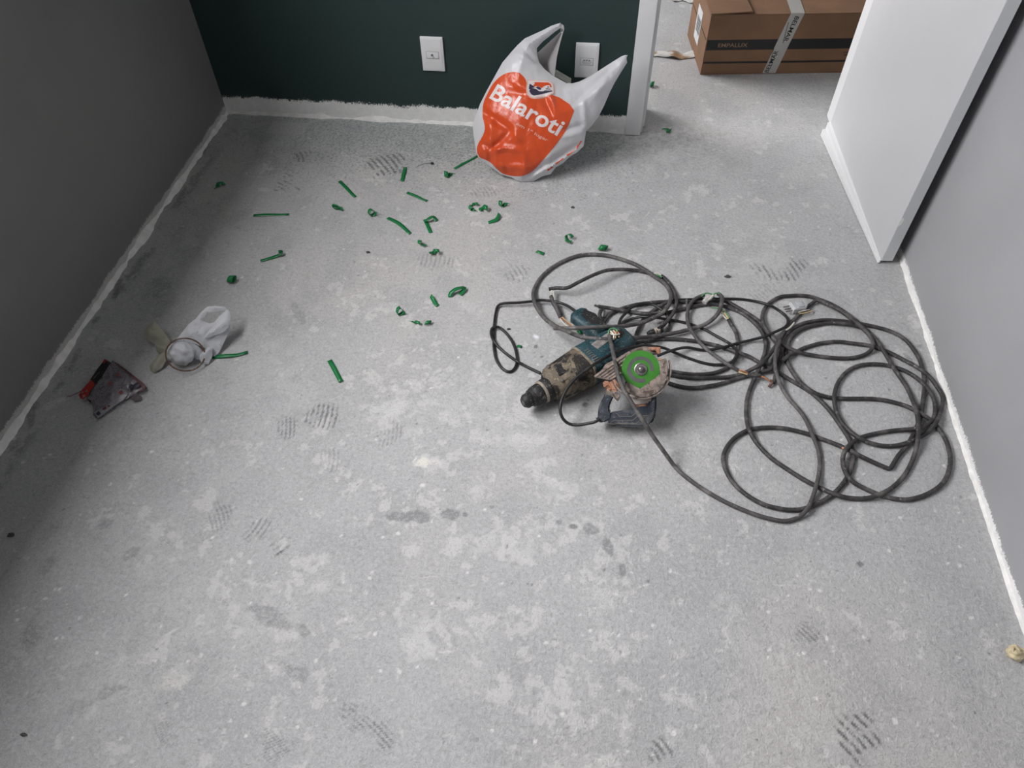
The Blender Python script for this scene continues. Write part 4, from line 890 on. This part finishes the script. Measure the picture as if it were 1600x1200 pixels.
wire([(1168, 585, .015), (1178, 587, .016), (1188, 587, .015)], .0062, M_CORD, 'taped_splice'); wire([(1188, 588, .015), (1195, 590, .016), (1203, 596, .012)], .0024, M_COPPER); wire([(1203, 594, .012), (1207, 598, .010), (1201, 604, .006)], .0034, plain('burnt_brown_tape', (.13, .07, .045), .7), 'taped_splice')
wire([(1320, 699, .012), (1324, 700, .015), (1329, 703, .012)], .0035, M_WGREEN); wire([(1316, 700, .012), (1319, 701, .014), (1322, 702, .012)], .003, M_COPPER)
wire([(1228, 516, .016), (1234, 512, .018), (1241, 504, .016)], .0024, M_WWHITE); wire([(1250, 490, .016), (1258, 489, .014), (1266, 487, .010), (1269, 485, .008)], .0018, M_WYEL); wire([(1248, 488, .016), (1258, 485, .014), (1264, 484, .010)], .0018, M_WWHITE)
wire([(1073, 468, .018), (1073, 476, .018), (1074, 483, .014)], .0028, M_CORDL, 'cable_tie')
# light grey plug
def plug():
    p = at(1246, 484, 0); T = Matrix.Translation((p.x, p.y, 0)) @ Matrix.Rotation(.35, 4, 'Z')
    root = empty('power_plug', p); tag(root, 'light grey three pin plug lying under the extension cord', 'plug')
    m_ = plain('grey_plug_plastic', (.42, .43, .44), .45)
    MB().poly([(-.018, -.016), (.012, -.018), (.024, -.006), (.024, .010), (.010, .018), (-.018, .016)], .002, .022, T, .002).build('plug_body', m_, root)
    MB().box((-.024, -.015, .003), (-.017, .015, .021), T, bev=.001).build('plug_face', plain('pale_plug_plastic', (.60, .61, .62), .45), root)
    for k in (-1, 0, 1): MB().tube([T @ Vector((-.024, .009*k, .012)), T @ Vector((-.043, .009*k, .012))], .0022, 8).build('pin', M_STEEL, root)
    MB().box((-.008, -.012, .0205), (.010, .012, .0245), T, bev=.001).build('plug_lid', m_, root)
plug()
def dark_plug():
    p = at(1024, 517); q = at(1038, 511); root = empty('plug_connector', at(1024, 519)); tag(root, 'small black plug with pale taped neck behind the green blade', 'plug')
    a = at(1012, 522, .012); b = at(1036, 514, .014); d = (b-a)
    MB().tube([a, a+d*.2, a+d*.45], [.006, .009, .0095], 12).build('plug_body', M_BLACKR, root)
    MB().tube([a+d*.42, a+d*.62, a+d*.78], [.010, .011, .009], 12).build('taped_neck', dirty('pale_tape', (.45, .40, .33), (.06, .05, .05), (.5, .6), 90, .7), root)
    MB().tube([a+d*.75, a+d*.95], [.0105, .008], 12).build('strain_relief', M_BLACKR, root)
    MB().tube([a+d*.62+Vector((0, 0, .008)), a+d*.9+Vector((.006, .01, .012))], .004, 8).build('loose_tape', M_BLACKR, root)
dark_plug()
# ------------------------------------------------------------------ small knotted bag, cream film, ring, packet by the left wall
def petal(name, loops, base, N, mat, parent, bulge=.012, back=.006, wr=.004, step=.006, seed=0, close=True, w=.02, sm=1):
    """soft two-sided sheet: outline given in photo pixels, built on a tilted plane through `base`"""
    N = Vector(N).normalized(); U = Vector((1, 0, 0)); U = (U-N*U.dot(N)).normalized(); V = N.cross(U)
    L2 = []
    for lp in loops:
        L2.append(densify([((on_plane(*q, base, N)-base).dot(U), (on_plane(*q, base, N)-base).dot(V)) for q in lp], step, sm))
    vs, fs = cdt(L2, step); A = np.array(vs); d = np.min([edge_dist(A, l) for l in L2], 0); mb = MB(); k0 = len(vs)
    for sgn, amt in ((1, bulge), (-1, back)) if close else ((1, bulge),):
        out = []
        for (a, b), dd in zip(vs, d):
            e = min(1, dd/.006); z = Vector((a*45, b*45, seed)); h = amt*(1-math.exp(-dd/w))*sgn
            h += e*wr*(noise.noise(z)+.6*abs(noise.noise(z*2.3))+.35*noise.noise(z*5))
            p_ = base+U*a+V*b+N*h; p_.z = max(p_.z, .0012 if sgn < 0 else .002); out.append(p_)
        mb.add(out, fs if sgn > 0 else [f[::-1] for f in fs], True)
    return mb.build(name, mat, parent)
M_FILM = film('thin_white_film', (.74, .75, .78), .35, .35, bump=.5, scale=70.)
M_CREAM = film('cream_film', (.42, .41, .33), .45, .3, bump=.3, scale=80.)
Zb = lambda x, y: (220+x/8.572, 460+y/8.572)
sb = empty('knotted_bag', at(300, 560)); tag(sb, 'small knotted white plastic bag with an upright handle loop on the floor', 'bag')
b0 = at(*Zb(980, 830), .004)
petal('bag_body', [[Zb(*p) for p in ((890, 165), (1000, 153), (1130, 170), (1180, 212), (1208, 290), (1200, 420), (1150, 560), (1112, 650), (1050, 775), (985, 835), (930, 790), (860, 720), (740, 665), (600, 640), (470, 620), (480, 595), (560, 500), (640, 400), (740, 320), (815, 230))],
                   [Zb(*p) for p in ((885, 232), (940, 236), (1000, 232), (1060, 222), (1140, 208), (1110, 240), (1060, 285), (1020, 330), (985, 372), (950, 382), (915, 388), (870, 372), (830, 352), (850, 310), (870, 270))]], b0, (.30, -.50, .81), M_FILM, sb, .011, .018, .006, .005, 1, True, .03, 0)
petal('side_fold', [[Zb(*p) for p in ((1172, 235), (1203, 300), (1195, 420), (1100, 515), (1000, 545), (940, 570), (830, 600), (870, 530), (930, 460), (1010, 385), (1100, 290))]], b0+Vector((.004, -.01, .012)), (.34, -.46, .81), M_FILM, sb, .008, .002, .006, .005, 7, True, .012)
MB().blob(at(*Zb(545, 780), .034), (.037, .031, .032), .14, 2.3, 3, 4, .0015).build('knot_head', M_FILM, sb)
petal('knot_tail', [[Zb(*p) for p in ((830, 760), (880, 715), (935, 694), (962, 725), (958, 830), (905, 935), (850, 945), (800, 900), (770, 830))]], at(*Zb(870, 940), .004), (.2, -.5, .85), M_FILM, sb, .014, .010, .008, .004, 9, True, .012, 0)
petal('knot_neck', [[Zb(*p) for p in ((640, 640), (760, 680), (830, 760), (800, 880), (730, 870), (690, 800), (650, 740))]], at(*Zb(760, 880), .012), (.2, -.5, .85), M_FILM, sb, .018, .01, .005, .005, 12, True, .012)
cs = empty('cream_film_scrap', at(*Zb(230, 760))); tag(cs, 'crumpled cream plastic film with two splayed ends beside the knotted bag', 'plastic film')
petal('upper_flap', [[Zb(*p) for p in ((175, 358), (250, 430), (330, 530), (392, 625), (370, 690), (280, 690), (200, 675), (110, 620), (45, 565), (55, 480), (110, 405))]], at(*Zb(250, 700), .010), (.1, -.45, .89), M_CREAM, cs, .008, .005, .006, .005, 15, sm=0)
petal('lower_flap', [[Zb(*p) for p in ((372, 770), (300, 775), (240, 805), (160, 890), (112, 955), (135, 1030), (182, 1056), (285, 985), (350, 870))]], at(*Zb(200, 1050), .003), (.15, -.45, .88), M_CREAM, cs, .010, .003, .006, .005, 18, sm=0)
petal('pinched_middle', [[Zb(*p) for p in ((190, 670), (300, 690), (370, 690), (380, 790), (300, 780), (215, 785), (205, 720))]], at(*Zb(250, 790), .008), (.1, -.45, .89), M_CREAM, cs, .014, .004, .007, .004, 21)
petal('inner_scrap', [[Zb(*p) for p in ((420, 890), (520, 900), (660, 870), (640, 930), (590, 970), (500, 965), (440, 930))]], at(*Zb(540, 975), .003), (.1, -.5, .86), M_CREAM, cs, .010, .004, .005, .004, 25)
rc = at(*Zb(597, 806), .042); rn = (EYE-rc).normalized(); rn = (rn+Vector((0, .12, .05))).normalized(); ru = (CR-rn*CR.dot(rn)).normalized(); rv = rn.cross(ru); rs = (EYE-rc).length/FPX
ring_o = MB().tube([rc+(ru*math.cos(a)*25.5+rv*math.sin(a)*23.5)*rs for a in [i*math.tau/48 for i in range(48)]], .0021, 8, True).build('wire_ring', dirty('brown_ring', (.11, .055, .035), (.22, .16, .12), (.5, .65), 60, .5, None, .1))
tag(ring_o, 'thin brown ring leaning on the knotted white bag', 'ring')

Zp = lambda x, y: (110+x/9.229, 540+y/9.229)
def packet():
    root = empty('plastic_packet', at(175, 615)); tag(root, 'empty clear plastic packet with grey printed backing near the left wall', 'packet')
    t = NT('packet_backing'); v = t.pos(); n1 = t.noise(v, 26, 3, .5, 1.5); st = t.math('SINE', t.math('MULTIPLY', n1, 46.))
    c = t.mix(t.smooth(st, .0, .8), (.19, .175, .195), (.125, .115, .13)); t.done(c, .25, t.bump(t.noise(v, 50, 3), .4, .004))
    base = at(*Zp(560, 640), .012); N = (.05, -.10, .99)
    bk = petal('backing_sheet', [[Zp(*p) for p in ((605, 212), (700, 270), (870, 400), (1010, 520), (1112, 612), (960, 680), (760, 800), (560, 960), (392, 1072), (330, 1000), (330, 920), (300, 800), (240, 765), (400, 520), (520, 340))]], base, N, t.m, root, .004, .003, .004, .006, 31, sm=0)
    def patch(name, poly, mat, off): 
        return petal(name, [[Zp(*p) for p in poly]], base+Vector((0, 0, off)), N, mat, root, .003, .001, .002, .005, 31, sm=0)
    red = plain('dull_red_print', (.23, .04, .045), .35); ink = plain('dark_blue_print', (.025, .025, .05), .4); pale = plain('pale_print', (.27, .26, .28), .3)
    patch('pale_panel', ((620, 780), (640, 690), (720, 620), (800, 640), (830, 700), (760, 790), (660, 850)), pale, .005)
    patch('pale_panel', ((340, 960), (600, 810), (660, 850), (400, 1050)), pale, .005)
    patch('barcode', ((832, 600), (890, 545), (900, 600), (875, 645)), ink, .0085); patch('barcode', ((890, 575), (970, 530), (1020, 575), (920, 620)), ink, .0085)
    patch('print_mark', ((690, 670), (740, 640), (765, 680), (720, 705)), red, .0095); patch('print_mark', ((660, 420), (690, 385), (715, 430), (680, 460)), red, .0085)
    patch('print_mark', ((540, 540), (580, 510), (600, 550), (565, 580)), red, .0085); patch('print_mark', ((460, 905), (505, 875), (520, 905), (480, 930)), red, .0095); patch('print_mark', ((530, 870), (560, 850), (575, 875), (545, 890)), red, .0095)
    patch('print_mark', ((365, 980), (410, 940), (440, 980), (400, 1010)), ink, .0095)
    cl = film('clear_wrap', (.30, .24, .25), .12, .5, bump=.5, scale=120.)
    petal('red_seam', [[Zp(*p) for p in ((620, 230), (720, 280), (1030, 520), (1115, 612), (960, 690), (955, 670), (1060, 610), (880, 450), (700, 300))]], base+Vector((0, 0, .004)), N, plain('dusky_red_edge', (.15, .07, .075), .3), root, .003, .001, .002, .005, 31)
    petal('crinkled_wrap', [[Zp(*p) for p in ((880, 720), (960, 690), (1030, 740), (1010, 790), (930, 810), (860, 770))]], at(*Zp(950, 750), .006), N, cl, root, .006, .003, .012, .003, 36, sm=0)
packet()
def hang_card():
    root = empty('hang_card', at(132, 605)); tag(root, 'narrow black and red cardboard header tucked under the clear packet', 'card')
    base = at(*Zp(350, 480), .016); N = (-.08, -.06, .99)
    blk = plain('glossy_black_card', (.010, .010, .011), .3); red = plain('glossy_red_card', (.33, .022, .016), .3); wh = plain('card_white_print', (.40, .22, .21), .4)
    P = lambda name, poly, m_, off, s=0: petal(name, [[Zp(*p) for p in poly]], base+Vector((0, 0, off)), N, m_, root, .0015, .001, .0006, .005, s, sm=0)
    P('black_half', ((500, 196), (578, 240), (620, 225), (520, 400), (350, 558), (285, 490), (400, 320)), blk, 0)
    P('red_half', ((300, 488), (352, 556), (240, 730), (190, 776), (140, 755), (122, 710), (165, 635)), red, .0015)
    P('red_tip', ((490, 190), (522, 206), (490, 262), (462, 240)), red, .0025); P('black_flap', ((235, 765), (270, 770), (300, 800), (292, 832)), blk, -.004)
    for q in (((150, 670), (180, 650), (195, 675), (165, 695)), ((210, 650), (245, 628), (255, 655), (222, 675)), ((165, 720), (205, 700), (215, 735), (185, 755))): P('white_mark', q, wh, .0045)
    P('fine_line', ((330, 470), (420, 380), (425, 386), (338, 478)), plain('grey_print_line', (.2, .2, .2), .5), .003)
hang_card()
th = MB().tube(spline([at(105, 619, .002), at(110, 619, .003), at(114, 617, .002), at(121, 614, .003), at(127, 611, .008)], .004), .0011, 6).build('red_thread', plain('red_thread_fibre', (.30, .06, .06), .6)); tag(th, 'thin red thread left of the black and red card', 'thread')

# ------------------------------------------------------------------ green tape scraps
t = NT('green_tape'); v = t.obj(); nz = t.noise(v, 90, 3); t.done(t.mix(nz, (.008, .165, .048), (.016, .27, .080)), .32, t.bump(nz, .15, .002), **{'Specular IOR Level': .6})
tl_ = t.n('ShaderNodeBsdfTranslucent', {0: (.01, .30, .06, 1)}); mx_ = t.n('ShaderNodeMixShader', {0: .22}); t.t.links.new(t.b.outputs[0], mx_.inputs[1]); t.t.links.new(tl_.outputs[0], mx_.inputs[2]); t.t.links.new(mx_.outputs[0], t.out.inputs[0])
M_TAPE = t.m; TG = 'green tape scraps on the floor'
def ribbon(pts, wds, w, name, label, group=TG):
    """strip through pts; wds = half-width direction at each point"""
    vs = []; 
    for p_, d in zip(pts, wds):
        d = Vector(d).normalized()*w/2; a, b = Vector(p_)-d, Vector(p_)+d
        lo = min(a.z, b.z)
        if lo < .0012: a.z += .0012-lo; b.z += .0012-lo
        vs += [a, b]
    o = MB().add(vs, [(2*i, 2*i+1, 2*i+3, 2*i+2) for i in range(len(pts)-1)], True).build(name, M_TAPE)
    o.modifiers.new('thick', 'SOLIDIFY').thickness = .0006; tag(o, label, 'tape scrap', group); return o
def strip(a, b, w, label, lift_=.0015, bow=0.):
    A, B = at(*a), at(*b); n = max(3, int((B-A).length/.012)); d = (B-A).normalized(); side = Vector((-d.y, d.x, 0)); pts = []; wd = []
    for i in range(n+1):
        t_ = i/n; p_ = A.lerp(B, t_)+side*bow*math.sin(t_*math.pi); p_.z = .0016+lift_*math.sin(t_*math.pi*1.3)**2; pts.append(p_); wd.append(side+Vector((0, 0, .12*math.sin(t_*5))))
    return ribbon(pts, wd, w, 'tape_strip', label)
strip((396, 337.5), (451.5, 335.8), .011, 'long straight green strip lying level, furthest left of the straight strips')
strip((530.5, 283.5), (555.5, 309), .012, 'straight dark green strip slanting down between the shoe prints')
strip((633.5, 262), (628.5, 284), .013, 'short upright green strip just below the dark shoe print')
strip((636, 301.5), (667.5, 315), .011, 'short straight green strip below the upright one')
strip((606, 341), (641, 366), .013, 'straight pale green strip slanting towards the bent tape piece', .002, .006)
strip((710, 264.5), (746, 244.5), .010, 'straight green strip touching the shopping bag')
strip((515, 563.5), (533.5, 597.5), .013, 'wide straight green strip alone in the middle of the floor')
strip((332, 558.5), (387, 551.5), .012, 'straight green strip sticking out from the knotted white bag', .004, -.006)
def path_ribbon(pxz, w, label, up=.0, name='tape_curl', tw=None):
    P = spline([at(p[0], p[1], p[2]) for p in pxz], .004); wd = []
    for i in range(len(P)):
        d = (P[min(i+1, len(P)-1)]-P[max(i-1, 0)]); s = Vector((-d.y, d.x, 0)); s = s.normalized() if s.length > 1e-6 else Vector((0, 1, 0))
        k = up if not tw else tw[0]+(tw[1]-tw[0])*i/max(1, len(P)-1)
        wd.append(s*(1-k)+Vector((0, 0, 1))*k)
    return ribbon(P, wd, w, name, label)
path_ribbon([(407, 408, .001), (420, 404, .003), (432, 400, .004), (439, 396, .012), (437, 392, .018), (442, 394, .012)], .012, 'green strip with a hooked curled end, left of the centre floor')
path_ribbon([(673.5, 364, .001), (669, 354, .002), (664, 343, .004), (666, 345, .008), (671, 341, .014), (677, 339, .012), (682, 345, .004)], .012, 'bent green tape shaped like a number seven')
path_ribbon([(535, 325, .006), (531, 327, .004), (524, 327, .004), (519, 323, .007), (521, 320.5, .010), (527, 322, .008), (531, 326, .005), (536, 329, .003)], .011, 'open ring-shaped green tape curl', .75)
path_ribbon([(703.5, 464, .002), (704.5, 458, .008), (712, 452, .014), (723, 449.5, .010), (726, 451, .008), (719, 461, .002)], .013, 'arched green tape piece shaped like a staple')
path_ribbon([(673, 462, .006), (675, 465, .006), (678, 470, .004), (681, 475, .003), (684, 478, .002)], .012, 'short twisted green tape beside the arched piece', 0, 'tape_curl', (.6, 0))
path_ribbon([(763, 348, .001), (769, 346, .003), (776, 343, .005), (779, 338, .009), (780.5, 334, .012)], .013, 'green tape folded to an L below the cluster of three crumples', .0, 'tape_curl', (0, .5))
def crumple(px, py, size, n, seed, label, w=.013):
    """one loose curl ending in a bent tail"""
    R = random.Random(seed*7+1); c = at(px, py); ang = R.uniform(-.9, .9)+(math.pi if R.random() < .4 else 0); r = size*R.uniform(.34, .42); w *= 1.15
    ax = Vector((math.cos(ang), math.sin(ang), R.uniform(-.25, .25))).normalized(); s = Vector((-math.sin(ang), math.cos(ang), 0)); up = ax.cross(s)
    if up.z < 0: up = -up
    P = []; turn = R.uniform(.7, 1.05)*math.tau; a0 = R.uniform(-.4, .6)
    o = c-ax*size*.18+Vector((0, 0, r+.002))
    for i in range(16):
        a = a0+turn*i/15; P.append(o+s*math.cos(a)*r*(1+.2*math.sin(i))+up*math.sin(a)*r+ax*(.0012*i))
    d = (P[-1]-P[-2]).normalized(); k = R.choice((-1, 1)); tail = size*R.uniform(.55, .95)
    for i in range(1, 7):
        q = P[-1]+d*tail/6; d = (d+ax*.28*k+Vector((0, 0, -.22 if q.z > .006 else .18))).normalized(); P.append(Vector((q.x, q.y, max(.003, q.z))))
    wd = [ax+Vector((0, 0, .10*math.sin(i*.8)))+s*(.5*max(0, i-15)/6) for i in range(len(P))]
    return ribbon(P, wd, w, 'tape_crumple', label)
def roll(px, py, r, w, ang, turns, label, seed=0):
    c = at(px, py); ax = Vector((math.cos(ang), math.sin(ang), 0)); s = Vector((-ax.y, ax.x, 0)); P = []; n = int(26*turns)
    for i in range(n):
        a = -1.2+turns*math.tau*i/n; rr = r*(1-.12*i/n); P.append(c+s*math.cos(a)*rr+Vector((0, 0, r+.001+math.sin(a)*rr))+ax*.004*math.sin(i*.25))
    return ribbon(P, [ax]*n, w, 'tape_roll', label)
crumple(348, 290, .018, 5, 3, 'dark green tape crumple closest to the left wall')
crumple(580, 335, .024, 7, 8, 'green tape crumple between the ring curl and the pale slanting strip')
crumple(656, 382, .018, 6, 12, 'upper of two chunky green crumples below the bent seven')
crumple(683, 397, .019, 6, 17, 'lower of two chunky green crumples, with a tiny tail')
crumple(697, 276, .020, 6, 21, 'green tape crumple nearest the left side of the shopping bag')
crumple(735, 326.5, .014, 5, 25, 'leftmost of the green crumples in a row below the shopping bag', .012)
crumple(745, 321.5, .014, 5, 28, 'second green crumple of the row, beside the leftmost one', .012)
crumple(760, 329, .022, 7, 33, 'middle green crumple of the row above the L-shaped piece', .012)
crumple(782, 321, .018, 5, 37, 'rightmost green crumple of the row, with a pointed tip', .012)
crumple(890, 374, .022, 7, 41, 'pointed green tape crumple above the big cord loop', .011)
crumple(624, 489, .024, 6, 45, 'sprawling green crumple below the twisted tape piece', .011)
crumple(1039, 208, .020, 6, 52, 'green tape crumple on the floor in front of the doorway')
crumple(655, 507, .010, 4, 57, 'left curl of the two green bits at the lowest end of the tape litter', .011)
roll(669, 507, .006, .012, .2, .9, 'right curl of the two green bits at the lowest end of the tape litter')
roll(364, 441, .011, .016, .1, 1.3, 'rolled green tape piece above the knotted white bag')
roll(942, 391, .009, .020, -.15, 1.1, 'bright rolled green tape touching the top of the cord loop')
roll(1018.5, 135, .009, .015, .3, 1.2, 'green tape roll in the doorway beside the white casing')
path_ribbon([(838.5, 392.5, .003), (843, 394, .005), (850, 397, .002)], .011, 'small folded green chip left of the pointed crumple', .1, 'tape_chip')
path_ribbon([(808, 540.5, .002), (812, 541, .004), (815, 542.5, .002)], .008, 'tiny green chip beside the loop of the thin black cable', .2, 'tape_chip')
path_ribbon([(903, 516, .004), (906, 519, .006), (910, 521, .003)], .010, 'green tape bit tucked under the drill handle', .3, 'tape_chip')

# ------------------------------------------------------------------ loose debris
fo = empty('foam_knob', at(1590, 1018)); tag(fo, 'cream lump of dried foam at the right edge of the floor', 'foam')
mfo = plain('dried_foam', (.58, .50, .32), .6, .18, 60., bump=.5)
MB().blob(at(1587, 1020, .012), (.016, .015, .013), .18, 2.2, 4, 4, .001).build('foam_lump', mfo, fo)
p0 = at(1586, 1018, .02); MB().tube([p0+Vector((.0065*math.cos(a), .0065*math.sin(a), .0035+.001*math.sin(3*a))) for a in [i*math.tau/20 for i in range(17)]], .0028, 8).build('foam_curl', mfo, fo)
MB().tube([at(1590, 1021, .011), at(1598, 1020, .011), at(1608, 1019, .010)], [.011, .010, .009], 12).build('foam_stem', mfo, fo)
bd = empty('anchor_pin', at(675, 255)); tag(bd, 'black bead with a fine wire tail near the dark shoe print', 'pin')
MB().blob(at(675, 255, .004), (.0055, .0045, .004), .15, 2, 1, 3, .001).build('bead', plain('matt_black', (.015, .015, .015), .5), bd)
MB().tube(spline([at(673, 255, .003), at(667, 255, .002), at(659, 257, .0015), at(651, 261, .0012)], .004), .0006, 5).build('wire_tail', plain('dark_wire', (.08, .08, .08), .5), bd)
def chip(px, py, r, seed, label):
    bm = bmesh.new(); bmesh.ops.create_icosphere(bm, subdivisions=2, radius=1)
    for v_ in bm.verts:
        k = 1+.5*noise.noise(v_.co*1.7+Vector((seed*4., 0, 0))); v_.co = at(px, py, r[2]*.6)+Vector((v_.co.x*r[0]*k, v_.co.y*r[1]*k, v_.co.z*r[2]*k)); v_.co.z = max(v_.co.z, .0006)
    m_ = MB(); m_.bm(bm, False); o = m_.build('paint_chip', bpy.data.materials.get('chip_grey') or plain('chip_grey', (.06, .06, .06), .7)); tag(o, label, 'debris', 'dark chips on the floor')
chip(1137, 432, (.009, .005, .004), 1, 'dark chip on the bare floor right of the upper cord loop')
chip(575, 394, (.007, .005, .003), 2, 'dark chip left of the two chunky green crumples')
chip(795, 514, (.006, .003, .003), 3, 'dark sliver inside the bend of the thin black cable')
chip(895, 324, (.006, .005, .003), 4, 'dark crumb on the floor in front of the shopping bag')
chip(17, 836, (.008, .006, .004), 5, 'dark crumb close to the left edge of the floor')
chip(37, 1148, (.007, .003, .003), 6, 'dark sliver at the lower left of the floor')
